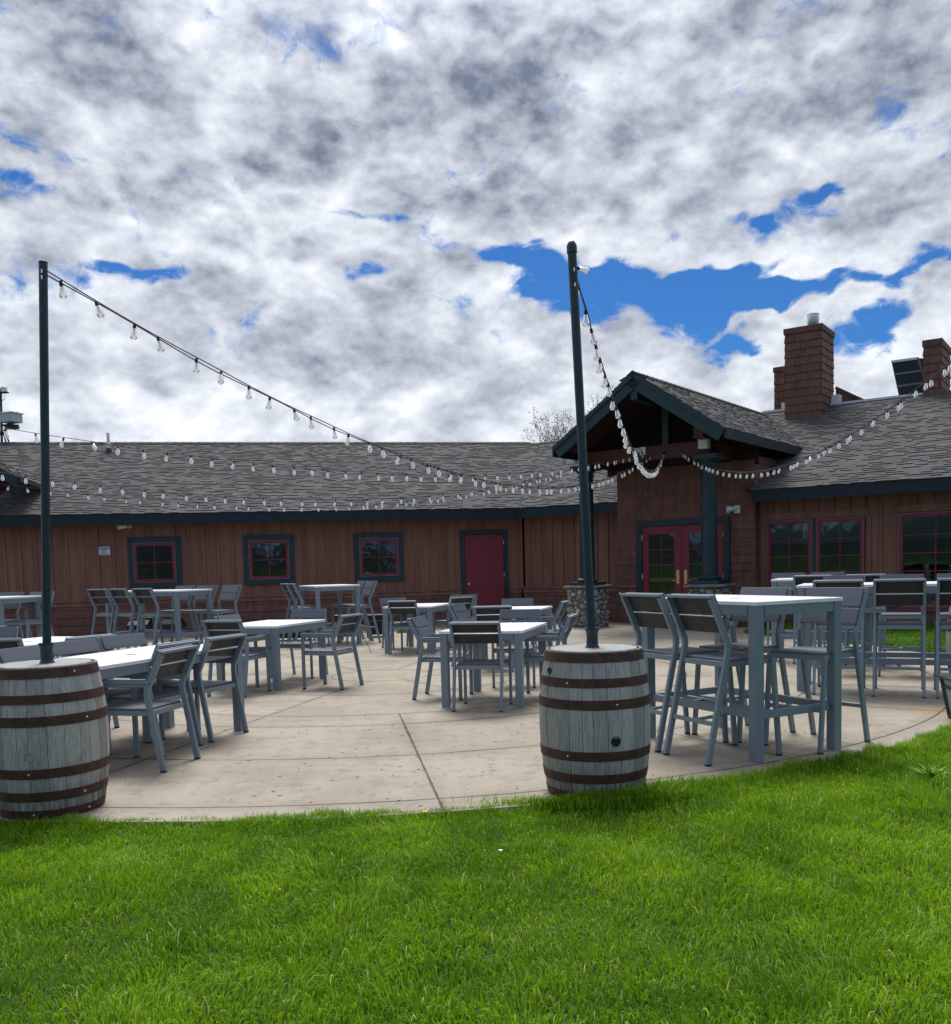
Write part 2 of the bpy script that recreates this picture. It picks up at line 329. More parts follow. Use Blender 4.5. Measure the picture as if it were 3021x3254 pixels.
# ------------------------------------------------------------------ mesh builder
class MB:
    def __init__(s): s.v = []; s.f = []; s.t = []
    def quad(s, pts, tint=.5):
        i = len(s.v); s.v += [tuple(p) for p in pts]; s.f.append(tuple(range(i, i + len(pts)))); s.t.append(tint)
    def box(s, c, d, X=(1, 0, 0), Y=(0, 1, 0), Z=(0, 0, 1), tint=.5):
        c = Vector(c); X = Vector(X) * d[0] / 2; Y = Vector(Y) * d[1] / 2; Z = Vector(Z) * d[2] / 2
        i = len(s.v)
        for a, b, e in ((-1, -1, -1), (1, -1, -1), (1, 1, -1), (-1, 1, -1), (-1, -1, 1), (1, -1, 1), (1, 1, 1), (-1, 1, 1)):
            s.v.append(tuple(c + X * a + Y * b + Z * e))
        fl = [(3, 2, 1, 0), (4, 5, 6, 7), (0, 1, 5, 4), (1, 2, 6, 5), (2, 3, 7, 6), (3, 0, 4, 7)]
        if X.cross(Y).dot(Z) < 0: fl = [q[::-1] for q in fl]
        s.f += [tuple(i + k for k in q) for q in fl]; s.t += [tint] * 6
    def span(s, lo, hi, tint=.5):
        s.box([(a + b) / 2 for a, b in zip(lo, hi)], [abs(b - a) for a, b in zip(lo, hi)], tint=tint)
    def bar(s, p, q, wx, wz, up=(0, 0, 1), tint=.5):
        p = Vector(p); q = Vector(q); d = (q - p); L = d.length; d.normalize(); X = d.cross(Vector(up))
        if X.length < 1e-4: X = d.cross(Vector((0, 1, 0)))
        X.normalize(); Z = X.cross(d); s.box((p + q) / 2, (wx, L, wz), X, d, Z, tint)
    def path(s, pts, wx, wz, side=(1, 0, 0)):
        """square tube swept along a bent line lying across `side`"""
        S = Vector(side).normalized(); P = [Vector(p) for p in pts]; n = len(P); base = len(s.v)
        for i in range(n):
            d = (P[min(i + 1, n - 1)] - P[max(i - 1, 0)]).normalized(); N = d.cross(S).normalized()
            for a, b in ((-1, -1), (1, -1), (1, 1), (-1, 1)): s.v.append(tuple(P[i] + S * a * wx / 2 + N * b * wz / 2))
        for i in range(n - 1):
            for k in range(4):
                a = base + i * 4 + k; b = base + i * 4 + (k + 1) % 4; s.f.append((a, b, b + 4, a + 4)); s.t.append(.5)
        s.f.append(tuple(base + k for k in (3, 2, 1, 0))); s.f.append(tuple(base + (n - 1) * 4 + k for k in range(4))); s.t += [.5, .5]
    def tube(s, pts, r, n=8, cap=True):
        P = [Vector(p) for p in pts]; rr = r if isinstance(r, (list, tuple)) else [r] * len(P); base = len(s.v)
        for i, p in enumerate(P):
            d = (P[min(i + 1, len(P) - 1)] - P[max(i - 1, 0)]).normalized(); a = d.cross(Vector((.13, .21, 1)) if abs(d.z) < .95 else Vector((1, 0, 0))).normalized(); b = d.cross(a)
            for k in range(n): th = 2 * math.pi * k / n; s.v.append(tuple(p + (a * math.cos(th) + b * math.sin(th)) * rr[i]))
        for i in range(len(P) - 1):
            for k in range(n):
                a = base + i * n + k; b = base + i * n + (k + 1) % n; s.f.append((a, b, b + n, a + n)); s.t.append(.5)
        if cap:
            s.f.append(tuple(base + k for k in reversed(range(n)))); s.f.append(tuple(base + (len(P) - 1) * n + k for k in range(n))); s.t += [.5, .5]
    def lathe(s, prof, n=24, c=(0, 0, 0), ax=None, t0=None):
        """prof = [(r, z)] round the vertical through c, or round axis ax"""
        c = Vector(c); Z = Vector(ax or (0, 0, 1)).normalized(); X = Z.orthogonal().normalized(); Y = Z.cross(X); base = len(s.v)
        for r, zz in prof:
            for k in range(n): th = 2 * math.pi * k / n; s.v.append(tuple(c + (X * math.cos(th) + Y * math.sin(th)) * r + Z * zz))
        for i in range(len(prof) - 1):
            for k in range(n):
                a = base + i * n + k; b = base + i * n + (k + 1) % n; s.f.append((a, b, b + n, a + n)); s.t.append(.5 if t0 is None else t0)
        if prof[0][0] > 1e-5: s.f.append(tuple(base + k for k in reversed(range(n)))); s.t.append(.5)
        if prof[-1][0] > 1e-5: s.f.append(tuple(base + (len(prof) - 1) * n + k for k in range(n))); s.t.append(.5)
    def ico(s, c, rad, tint=.5, sub=2, seed=0, flat=.0):
        bm = bmesh.new(); bmesh.ops.create_icosphere(bm, subdivisions=sub, radius=1); r2 = random.Random(seed)
        off = [r2.uniform(-1, 1) for _ in range(9)]; base = len(s.v)
        for v in bm.verts:
            p = v.co; k = 1 + flat * (math.sin(3.1 * p.x + off[0]) * math.sin(2.7 * p.y + off[1]) + .7 * math.sin(4.3 * p.z + off[2] + 2 * p.x))
            s.v.append((c[0] + p.x * rad[0] * k, c[1] + p.y * rad[1] * k, c[2] + p.z * rad[2] * k))
        for f in bm.faces: s.f.append(tuple(base + v.index for v in f.verts)); s.t.append(tint)
        bm.free()
    def build(s, name, m, parent=None, smooth=False, bevel=0.0, loc=None, tint=False):
        me = bpy.data.meshes.new(name); me.from_pydata(s.v, [], s.f); me.validate()
        me.materials.append(m)
        if tint and len(me.polygons) == len(s.t):
            at = me.attributes.new('tint', 'FLOAT', 'FACE'); at.data.foreach_set('value', s.t)
        if smooth:
            for p in me.polygons: p.use_smooth = True
            me.set_sharp_from_angle(angle=R(40))
        o = bpy.data.objects.new(name, me); COL.objects.link(o)
        if loc is not None: o.location = loc
        if parent: o.parent = parent
        if bevel:
            b = o.modifiers.new('bevel', 'BEVEL'); b.width = bevel; b.segments = 2; b.limit_method = 'ANGLE'; b.angle_limit = R(40); b.harden_normals = False
        return o
def thing(name, label, cat, loc=(0, 0, 0), rz=0.0, group=None):
    o = bpy.data.objects.new(name, None); COL.objects.link(o); o.location = loc; o.rotation_euler = (0, 0, rz)
    o.empty_display_size = .2; return tag(o, label, cat, group)
def tag(o, label=None, cat=None, group=None, kind=None):
    if label: o['label'] = label
    if cat: o['category'] = cat
    if group: o['group'] = group
    if kind: o['kind'] = kind
    return o
def children(o): return [c for c in COL.objects if c.parent == o]
_kids = {}
def copy_tree(o, kids):
    c = o.copy(); COL.objects.link(c)
    for ch, sub in kids:
        d = copy_tree(ch, sub); d.parent = c
    return c
def kids_of(o): return [(c, kids_of(c)) for c in children(o)]

# ------------------------------------------------------------------ flat-surface helpers
class Fr:
    """a vertical wall plane: s along it, d outwards (towards the patio), z up"""
    def __init__(s, P, ang, off=0.0):
        a = R(ang); s.e = Vector((math.cos(a), -math.sin(a), 0)); s.n = Vector((-math.sin(a), -math.cos(a), 0)); s.P = Vector((P[0], P[1], 0)) + s.n * off
    def w(s, a, d, z): q = s.P + s.e * a + s.n * d; return Vector((q.x, q.y, z))
    def box(s, mb, s0, s1, d0, d1, z0, z1, tint=.5):
        c = s.w((s0 + s1) / 2, (d0 + d1) / 2, (z0 + z1) / 2); mb.box(c, (abs(s1 - s0), abs(d1 - d0), abs(z1 - z0)), s.e, -s.n, (0, 0, 1), tint)
    def hit(s, u, v):
        q = gplane(u, v, s.P, s.n); return (q - s.P).dot(s.e), q.z
def clip(poly, conv):
    out = poly
    for i in range(len(conv)):
        a = conv[i]; b = conv[(i + 1) % len(conv)]; src = out; out = []
        if not src: break
        side = lambda p: (b[0] - a[0]) * (p[1] - a[1]) - (b[1] - a[1]) * (p[0] - a[0])
        for j in range(len(src)):
            p, q = src[j], src[(j + 1) % len(src)]; sp, sq = side(p), side(q)
            if sp >= 0: out.append(p)
            if sp * sq < 0: k = sp / (sp - sq); out.append((p[0] + (q[0] - p[0]) * k, p[1] + (q[1] - p[1]) * k))
    return out
def courses(mb, O, E, U, N, conv, expo, wlo, whi, tlo, thi, rg, stag=0.0, gap=0.0):
    """overlapping shingle courses over a convex patch (s along E, t up the slope U)"""
    O, E, U, N = Vector(O), Vector(E), Vector(U), Vector(N)
    s0 = min(p[0] for p in conv); s1 = max(p[0] for p in conv); t0 = min(p[1] for p in conv); t1 = max(p[1] for p in conv)
    area = sum(conv[i][0] * conv[(i + 1) % len(conv)][1] - conv[(i + 1) % len(conv)][0] * conv[i][1] for i in range(len(conv)))
    if area < 0: conv = conv[::-1]
    flip = E.cross(U).dot(N) < 0
    t = t0; j = 0
    while t < t1 - 1e-4:
        s = s0 - rg.uniform(0, whi)
        while s < s1:
            wd = rg.uniform(wlo, whi); th = rg.choice((tlo, thi)) if stag == 0 else rg.uniform(tlo, thi); lo = t - (rg.uniform(0, stag) if stag else 0)
            a0, a1 = s + gap / 2, s + wd - gap / 2; hi = t + expo * 1.03; tn = rg.random()
            pl = clip([(a0, max(lo, t0 - .02)), (a1, max(lo, t0 - .02)), (a1, hi), (a0, hi)], conv)
            if len(pl) >= 3:
                H = lambda q: th + (.002 - th) * (q[1] - lo) / (hi - lo) * .9
                top = [O + E * q[0] + U * q[1] + N * H(q) for q in pl]; bot = [O + E * q[0] + U * q[1] for q in pl]
                mb.quad(top[::-1] if flip else top, tn)
                for k in range(len(pl)):
                    m_ = (k + 1) % len(pl); qd = [bot[k], bot[m_], top[m_], top[k]]
                    mb.quad(qd[::-1] if flip else qd, tn)
            s += wd
        t += expo; j += 1

# ------------------------------------------------------------------ ground, patio, gravel
def sheet(name, pts, z, m, kind='structure', thick=0.0):
    mb = MB(); mb.quad([(p[0], p[1], z) for p in pts])
    if thick:
        n = len(pts)
        for i in range(n):
            a, b = pts[i], pts[(i + 1) % n]; mb.quad([(a[0], a[1], z - thick), (b[0], b[1], z - thick), (b[0], b[1], z), (a[0], a[1], z)])
    return tag(mb.build(name, m), kind=kind)
sheet('ground', [(-900, -900), (900, -900), (900, 900), (-900, 900)], -.06, MT['soil'])
PR = 6.90
arc = [(RC[0] + PR * math.sin(a), RC[1] - PR * math.cos(a)) for a in [R(-75 + i * 2.5) for i in range(0, 61)]]
pat = arc + [(6.35, 12.9), (6.2, 13.6), (6.15, 14.2), (5.7, 15.3), (5.25, 16.4), (5.05, 17.2), (5.6, 18.6), (3.6, 20.9), (2.6, 21.9), (1.6, 21.4), (.9, 20.7), (-4.0, 19.5), (-12.0, 17.6), (-12.0, 7.5)]
sheet('patio', pat, 0.0, MT['patio'], thick=.10)
gm = mat('pea_gravel', (.30, .26, .22), .9, 0, .3, 0, 60, 1.0, 70, col2=(.13, .115, .10))
sheet('gravel_bed', [(-13, 17.2), (-4.0, 19.3), (.9, 20.5), (2.2, 21.5), (3.8, 22.6), (1.2, 24), (-13, 21.3)], -.02, gm)
def hdisc(p, sd): return math.sin(p[0] * 1.7 + sd) * math.cos(p[1] * 1.3 + sd * 2)
def lawn_z(x, y):
    r = np.hypot(x - RC[0], y - RC[1]); out = np.clip((r - PR) / .8, 0, 1)
    right = np.clip((x - 2.6) / 2.0, 0, 1) * .035
    return -.035 + out * (.020 + .018 * np.sin(x * 2.1 + .6) * np.cos(y * 1.9) + .012 * np.sin(x * 5.3 + y * 4.1) + right)
# lawn soil under the blades, as a fine grid ring outside the patio
mb = MB(); nx, ny = 120, 80
X0, X1, Y0, Y1 = -9.0, 11.0, -3.0, 9.0
for j in range(ny + 1):
    for i in range(nx + 1):
        xx = X0 + (X1 - X0) * i / nx; yy = Y0 + (Y1 - Y0) * j / ny; mb.v.append((xx, yy, float(lawn_z(np.array(xx), np.array(yy)))))
for j in range(ny):
    for i in range(nx):
        a = j * (nx + 1) + i; mb.f.append((a, a + 1, a + nx + 2, a + nx + 1)); mb.t.append(.5)
tag(mb.build('lawn', MT['soil'], smooth=True), kind='structure')
G2 = [(5.0, 17.3), (5.2, 16.5), (5.65, 15.4), (6.1, 14.3), (6.15, 13.6), (6.3, 12.9), (6.6, 11.6), (9.5, 10.9), (13, 11.5), (9.0, 17.2), (6.0, 19.0)]
sheet('lawn', G2, -.015, MT['soil'])
sheet('lawn', [(5.4, 9.0), (30, 9.0), (30, 12.6), (12, 11.2), (6.6, 11.6), (5.9, 10.6)], -.03, MT['soil'])

def blades(name, xy, zf, hlo, hhi, wd, m, seed, lean=.55, kind='stuff'):
    g = np.random.default_rng(seed); n = len(xy); x, y = xy[:, 0], xy[:, 1]; z = zf(x, y)
    def vn(px, py, sc_, sd__):
        """smooth value noise over the lawn"""
        t_ = np.random.default_rng(sd__).random((64, 64)); u_, v_ = px * sc_ + 31.7, py * sc_ + 17.3; i_, j_ = np.floor(u_).astype(int), np.floor(v_).astype(int); fu, fv = u_ - i_, v_ - j_; fu = fu * fu * (3 - 2 * fu); fv = fv * fv * (3 - 2 * fv)
        q = lambda a_, b_: t_[a_ % 64, b_ % 64]; return (q(i_, j_) * (1 - fu) + q(i_ + 1, j_) * fu) * (1 - fv) + (q(i_, j_ + 1) * (1 - fu) + q(i_ + 1, j_ + 1) * fu) * fv
    patch = .45 * vn(x, y, 1.1, 1) + .35 * vn(x, y, 3.1, 2) + .20 * vn(x, y, 9.0, 3); patch = np.clip((patch - .28) / .44, 0, 1)
    h = (hlo + (hhi - hlo) * g.beta(1.8, 2.8, n)) * (.52 + .85 * patch); th = g.uniform(0, 2 * np.pi, n); ww = wd * g.uniform(.55, 1.35, n)
    # wind and tread give neighbouring blades a common lean, different from tuft to tuft
    fx = 1.0 * (vn(x, y, 5.5, 4) - .5) + .45 * (vn(x, y, 1.2, 6) - .5) + g.normal(0, .42, n); fy = 1.0 * (vn(x, y, 5.5, 5) - .5) + .45 * (vn(x, y, 1.2, 7) - .5) + g.normal(0, .42, n)
    lx = fx * lean * h * 1.5; ly = fy * lean * h * 1.5; sx, sy = np.cos(th) * ww / 2, np.sin(th) * ww / 2
    V = np.zeros((n, 7, 3)); lv = ((0, 0, 1.0), (.45, .18, .92), (.80, .52, .66))
    for i, (kz, kl, kw) in enumerate(lv):
        V[:, 2 * i, 0] = x + lx * kl - sx * kw; V[:, 2 * i, 1] = y + ly * kl - sy * kw; V[:, 2 * i + 1, 0] = x + lx * kl + sx * kw; V[:, 2 * i + 1, 1] = y + ly * kl + sy * kw
        V[:, 2 * i, 2] = V[:, 2 * i + 1, 2] = z + h * kz
    bend = np.minimum(1.0, np.hypot(fx, fy)); V[:, 6, 0] = x + lx * 1.1; V[:, 6, 1] = y + ly * 1.1; V[:, 6, 2] = z + h * (1.0 - .28 * bend)
    base = (np.arange(n) * 7)[:, None]
    F = np.concatenate([base + np.array([0, 1, 3, 2]), base + np.array([2, 3, 5, 4]), base + np.array([4, 5, 6])], axis=1).astype(np.int32)
    me = bpy.data.meshes.new(name); me.vertices.add(n * 7); me.vertices.foreach_set('co', V.reshape(-1))
    me.loops.add(n * 11); me.loops.foreach_set('vertex_index', F.reshape(-1))
    me.polygons.add(n * 3); st = (np.arange(n) * 11)[:, None] + np.array([0, 4, 8]); me.polygons.foreach_set('loop_start', st.reshape(-1).astype(np.int32))
    me.update(calc_edges=True); me.validate()
    at = me.attributes.new('tint', 'FLOAT', 'FACE'); tv = np.clip(g.normal(.38, .16, n) + .55 * (vn(x, y, 1.6, 11) - .5) + .50 * (vn(x, y, 6.0, 12) - .5), 0, .94); tv = np.where(g.random(n) < .018, .99, tv); at.data.foreach_set('value', np.repeat(tv, 3).astype(np.float32))
    me.materials.append(m); me.polygons.foreach_set('use_smooth', np.ones(n * 3, dtype=bool))
    o = bpy.data.objects.new(name, me); COL.objects.link(o); return tag(o, kind=kind)
g = np.random.default_rng(3)
NB = 440000
xs = g.uniform(-5.6, 7.0, NB * 2); ys = g.uniform(2.3, 9.4, NB * 2)
rr = np.hypot(xs - RC[0], ys - RC[1]); edge = PR + .05 * np.sin(xs * 7) + .03 * np.sin(xs * 19) - .03
ok = (rr > edge) & (np.abs(xs) < ys * .56 + 1.6) & ((xs > -1) | (ys < 6.3)) & (ys < 9.4)
keep = g.random(len(xs)) < np.clip(4.2 / ys, .35, 1.0) * np.where(np.abs(xs) < ys * .56 + .35, 1.0, .45)
xy = np.stack([xs, ys], 1)[ok & keep]
grass = blades('grass', xy, lawn_z, .020, .092, .0046, MT['grass'], 5)
tag(grass, 'bright green lawn with seed-free tufted blades in front of the patio', 'grass')
# taller unmown blades along the patio edge
NE = 24000; a = g.uniform(R(-28), R(50), NE); rad = PR - .055 + .03 * np.sin(a * 37) * np.sin(a * 83) + np.abs(g.normal(0, .06, NE))
xy = np.stack([RC[0] + rad * np.sin(a), RC[1] - rad * np.cos(a)], 1)
tag(blades('edge_grass', xy, lawn_z, .045, .125, .0040, MT['grass'], 8, .5), 'longer grass blades fringing the curved concrete edge', 'grass')
bx_ = g.normal(0, .27, 3600) + .74; by_ = 5.30 - np.abs(g.normal(0, .05, 3600)) + .14 * np.abs(bx_ - .74) ** 1.5
tag(blades('edge_grass', np.stack([bx_, by_], 1), lambda x, y: x * 0 - .01, .05, .15, .0042, MT['grass'], 31, .5), 'long untrimmed grass at the foot of the centre barrel', 'grass')
# lawn strip before the right wing
xs = g.uniform(4.9, 9.5, 90000); ys = g.uniform(11, 19, 90000)
def inpoly(px, py, poly):
    c = np.zeros(len(px), bool); n = len(poly)
    for i in range(n):
        x1, y1 = poly[i]; x2, y2 = poly[(i + 1) % n]; cond = ((y1 > py) != (y2 > py)) & (px < (x2 - x1) * (py - y1) / (y2 - y1 + 1e-9) + x1); c ^= cond
    return c
k_ = inpoly(xs, ys, G2)
tag(blades('grass', np.stack([xs[k_], ys[k_]], 1), lambda x, y: x * 0 - .015, .05, .13, .010, MT['grassdark'], 9), 'strip of lawn between the patio and the right wing wall', 'grass')

# ------------------------------------------------------------------ the restaurant building
BL = Vector((3.3, 21.0, 0))
B = thing('restaurant_building', 'brown board-sided restaurant with grey shingle roof, gabled porch and teal trim', 'building', BL)
def bp(mb, name, m, parent=None, **kw):
    if parent is None or parent == B: return mb.build(name, m, B, loc=-BL, **kw)
    return mb.build(name, m, parent, loc=(0, 0, 0), **kw)
rg = random.Random(11)
SL = .42; sl = math.atan(SL)
FA = Fr((-9.6, 21.3), -11.2)       # left wing (s 0 at A, grows right; B end at s = 11.1)
FB = Fr((1.25, 23.44), 32)         # short bend
FW = Fr((3.27, 21.0), 35)          # porch wall with the double door
PC = gy(2392, 1555, 19.0); FC = Fr((PC.x + .5 * math.sin(R(35)), PC.y + .5 * math.cos(R(35))), 35)   # right wing wall
ZE, ZF, ZT = 2.765, 2.52, .81
def board_wall(F_, s0, s1, z0, z1, gaps, phase=0.0, step=.335):
    mb = MB(); F_.box(mb, s0, s1, -.25, 0, z0 - .1, z1); s = s0 + phase
    while s < s1:
        segs = [(z0, z1)]
        for a, b, c, d in gaps:
            if a - .02 < s < b + .02: segs = [(q0, min(q1, c)) for q0, q1 in segs if q0 < c] + [(max(q0, d), q1) for q0, q1 in segs if q1 > d]
        for q0, q1 in segs:
            if q1 - q0 > .03: F_.box(mb, s - .026, s + .026, -.01, .030, q0, q1)
        s += step + rg.uniform(-.012, .012)
    return bp(mb, 'wall', MT['batten'])
def shake_wall(F_, s0, s1, z0, z1, name='shingle_siding', expo=.17, parent=None, conv=None, wl=.14, wh=.42):
    mb = MB(); courses(mb, F_.w(0, 0.0, 0), F_.e, (0, 0, 1), F_.n, conv or [(s0, z0), (s1, z0), (s1, z1), (s0, z1)], expo, wl, wh, .016, .024, rg, .004, .003)
    mb2 = mb; F_.box(mb2, s0 + .004, s1 - .004, -.2, .0015, z0, z1 - .004) if conv is None else None
    return bp(mb2, name, MT['shake'], parent, tint=True)
w1, w2, w3 = (1.63, 2.81), (4.23, 5.41), (6.84, 8.03); dr = (9.46, 10.66)
gapsA = [(a, b, 1.07, 2.24) for a, b in (w1, w2, w3)] + [(dr[0], dr[1], 0, 2.26)]
board_wall(FA, -4.5, 11.02, ZT, ZE - .02, gapsA, .12)
shake_wall(FA, -4.5, dr[0], -.1, ZT - .03, expo=.178, wl=.5, wh=1.3); shake_wall(FA, dr[1], 11.0, -.1, ZT - .03, expo=.178, wl=.5, wh=1.3)
mb = MB()
for a, b in ((-4.5, dr[0] - .01), (dr[1] + .01, 11.0)): FA.box(mb, a, b, -.01, .060, ZT - .030, ZT + .012); FA.box(mb, a, b, -.01, .034, ZT - .13, ZT - .031)
bp(mb, 'water_table_board', MT['batten'], bevel=.004)
board_wall(FB, .05, 3.4, ZT, ZE - .02, [], .16, .30)
shake_wall(FB, .0, 3.4, -.1, ZT - .03, expo=.178, wl=.5, wh=1.3)
mb = MB(); FB.box(mb, .0, 3.4, -.01, .060, ZT - .030, ZT + .012); FB.box(mb, 0, 3.4, -.01, .034, ZT - .13, ZT - .031); bp(mb, 'water_table_board', MT['batten'], bevel=.004)

def window(F_, s0, s1, z0, z1, cas, cols, rows, casing='teal', blind=0.0, trimb=None):
    """casing > sash > panes, standing just proud of the siding"""
    mb = MB()
    if cas:
        for a, b, c, d in ((s0, s1, z1 - cas, z1), (s0, s1, z0, z0 + cas), (s0, s0 + cas, z0 + cas, z1 - cas), (s1 - cas, s1, z0 + cas, z1 - cas)): F_.box(mb, a, b, -.02, .055, c, d)
    i = max(cas, 0)
    F_.box(mb, s0 + i - .004, s1 - i + .004, -.02, .022, z0 + i - .004, z1 - i + .004)
    win = bp(mb, 'window', MT[casing], bevel=.003)
    mb = MB(); t = .014; a, b, c, d = s0 + i, s1 - i, z0 + i, z1 - i
    for q in ((a, b, d - t, d), (a, b, c, c + t), (a, a + t, c + t, d - t), (b - t, b, c + t, d - t)): F_.box(mb, q[0], q[1], .023, .066, q[2], q[3])
    bp(mb, 'edge_bead', MT['ventg'], win)
    a, b, c, d = a + t, b - t, c + t, d - t; fr = .062; mb = MB()
    for q in ((a, b, d - fr, d), (a, b, c, c + fr), (a, a + fr, c + fr, d - fr), (b - fr, b, c + fr, d - fr)): F_.box(mb, q[0], q[1], .023, .060, q[2], q[3])
    a, b, c, d = a + fr, b - fr, c + fr, d - fr
    for k in range(1, cols): q = a + (b - a) * k / cols; F_.box(mb, q - .009, q + .009, .030, .052, c, d)
    for k in range(1, rows): q = c + (d - c) * k / rows; F_.box(mb, a, b, .031, .0515, q - .009, q + .009)
    bp(mb, 'sash', MT['red'], win, bevel=.002)
    mb = MB(); F_.box(mb, a, b, .0235, .0255, c, d); bp(mb, 'window_recess', MT['room'], win)
    if blind:
        mb = MB(); n = 7
        for k in range(n): q = d - blind * (k + .5) / n; F_.box(mb, a + .01, b - .01, .0275, .0305 + .0012 * (k % 2), q - blind / n * .48, q + blind / n * .48)
        F_.box(mb, a + .01, b - .01, .0275, .034, d - blind - .012, d - blind); bp(mb, 'blind', MT['blind'], win)
    mb = MB(); F_.box(mb, a, b, .0375, .0400, c, d); bp(mb, 'pane', MT['glass'], win)
    return win
for a, b in (w1, w2, w3): window(FA, a, b, 1.07, 2.24, .12, 2, 2)
# burgundy service door
mb = MB(); a, b = dr
FA.box(mb, a, a + .10, -.02, .055, 0.0, 2.255); FA.box(mb, b - .10, b, -.02, .055, 0.0, 2.255); FA.box(mb, a + .10, b - .10, -.02, .055, 2.158, 2.255)
d0 = bp(mb, 'door', MT['teal'], bevel=.004)
mb = MB(); FA.box(mb, a + .108, b - .108, -.02, .030, .012, 2.150); bp(mb, 'door_leaf', MT['red'], d0, bevel=.004)
mb = MB(); FA.box(mb, a + .10, b - .10, -.02, .075, -.03, .011); bp(mb, 'threshold', MT['ventg'], d0)
mb = MB(); mb.lathe([(.030, 0), (.030, .012), (.014, .016), (.014, .035), (.030, .045), (.034, .060), (.028, .075), (0, .080)], 20, FA.w(a + .175, .030, .93), FA.n); bp(mb, 'knob', MT['brass'], d0, smooth=True)
for q in (.25, 1.15, 1.95):
    mb = MB(); mb.tube([FA.w(b - .106, .040, q - .05), FA.w(b - .106, .040, q + .05)], .009); bp(mb, 'hinge', MT['chrome'], d0)

# ---- roofs
def roof_plane(F_, s0, s1, off, run, name='roof', extra=None, ze=ZE, expo=.115, slope=SL):
    a = math.atan(slope); U = (-F_.n * math.cos(a) + Vector((0, 0, math.sin(a)))); N = (F_.n * math.sin(a) + Vector((0, 0, math.cos(a))))
    O = F_.w(0, off, ze); L = run / math.cos(a); conv = extra or [(s0, 0), (s1, 0), (s1, L), (s0, L)]
    mb = MB(); courses(mb, O, F_.e, U, N, conv, expo, .10, .24, .006, .019, rg)
    cv = [O + F_.e * p[0] + U * p[1] - N * .002 for p in conv]; mb.quad(cv if (cv[1] - cv[0]).cross(cv[2] - cv[1]).dot(N) > 0 else cv[::-1], .5)
    low = [p - N * .05 for p in cv]; mb.quad(low, .5)
    bp(mb, name, MT['roof'], tint=True); return O, U, N
LA = 5.5 / math.cos(sl)
OA, UA, NA = roof_plane(FA, -6, 12.3, .5, 5.5, extra=[(-6, 0), (11.06, 0), (12.9, LA), (-6, LA)])
OB, UB, NB_ = roof_plane(FB, -.1, 4.5, .5, 5.5, extra=[(.02, 0), (4.6, 0), (4.6, LA), (-2.15, LA)])
OC, UC, NC = roof_plane(FC, 0, 9, .5, 5.6, extra=[(-.02, 0), (9, 0), (9, LA * 1.018), (-3.6, LA * 1.018), (-3.6, 3.2)])
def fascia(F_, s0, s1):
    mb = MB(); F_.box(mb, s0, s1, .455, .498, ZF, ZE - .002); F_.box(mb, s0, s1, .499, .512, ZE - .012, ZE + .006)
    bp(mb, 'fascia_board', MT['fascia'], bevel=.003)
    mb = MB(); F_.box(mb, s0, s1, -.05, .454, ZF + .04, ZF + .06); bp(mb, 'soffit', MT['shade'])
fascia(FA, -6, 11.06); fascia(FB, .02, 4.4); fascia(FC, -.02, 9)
# ridge caps and hidden back slope
def ridge(F_, s0, s1, off, run, m, name='ridge_cap', wd=.16, slope=SL, ze=ZE):
    z = ze + run * slope; mb = MB(); p, q = F_.w(s0, off - run, z + .02), F_.w(s1, off - run, z + .02)
    n = max(1, int((q - p).length / .22)); d = (q - p) / n
    for k in range(n):
        for sg in (1, -1):
            mb.quad([p + d * k + Vector((0, 0, .012)), p + d * (k + 1.05) + Vector((0, 0, .004)), p + d * (k + 1.05) + F_.n * sg * wd + Vector((0, 0, -.06)), p + d * k + F_.n * sg * wd + Vector((0, 0, -.052))], rg.random())
    bp(mb, name, m, tint=True)
    mb = MB(); mb.quad([F_.w(s0, off - run, z), F_.w(s1, off - run, z), F_.w(s1, off - 2 * run, ze), F_.w(s0, off - 2 * run, ze)]); mb.quad([F_.w(s0, off - run - .03, z - .02), F_.w(s1, off - run - .03, z - .02), F_.w(s1, off - run - .03, 0), F_.w(s0, off - run - .03, 0)]); bp(mb, 'back_roof_slope', MT['roof'])
ridge(FA, -6, 12.6, .5, 5.5, MT['roof']); ridge(FB, -2.1, 4.6, .5, 5.5, MT['roof']); 
mb = MB(); zc_ = ZE + 5.7 * SL; FC.box(mb, -1.6, 2.45, .5 - 5.70, .5 - 5.60, zc_ - .02, zc_ + .035)
bp(mb, 'ridge_flashing', MT['flash']); ridge(FC, -3.6, 9, .5, 5.7, MT['roof'], wd=.10)

# ---- porch block: shingle wall with double door
s_door = (.47, 2.58); s_end = 3.10
def part_conv(s0, s1, z0, z1): return [(s0, z0), (s1, z0), (s1, z1), (s0, z1)]
shake_wall(FW, 0, s_door[0], -.05, 2.27); shake_wall(FW, s_door[1], s_end, -.05, 2.27); shake_wall(FW, 0, s_end, 2.2705, 3.45)
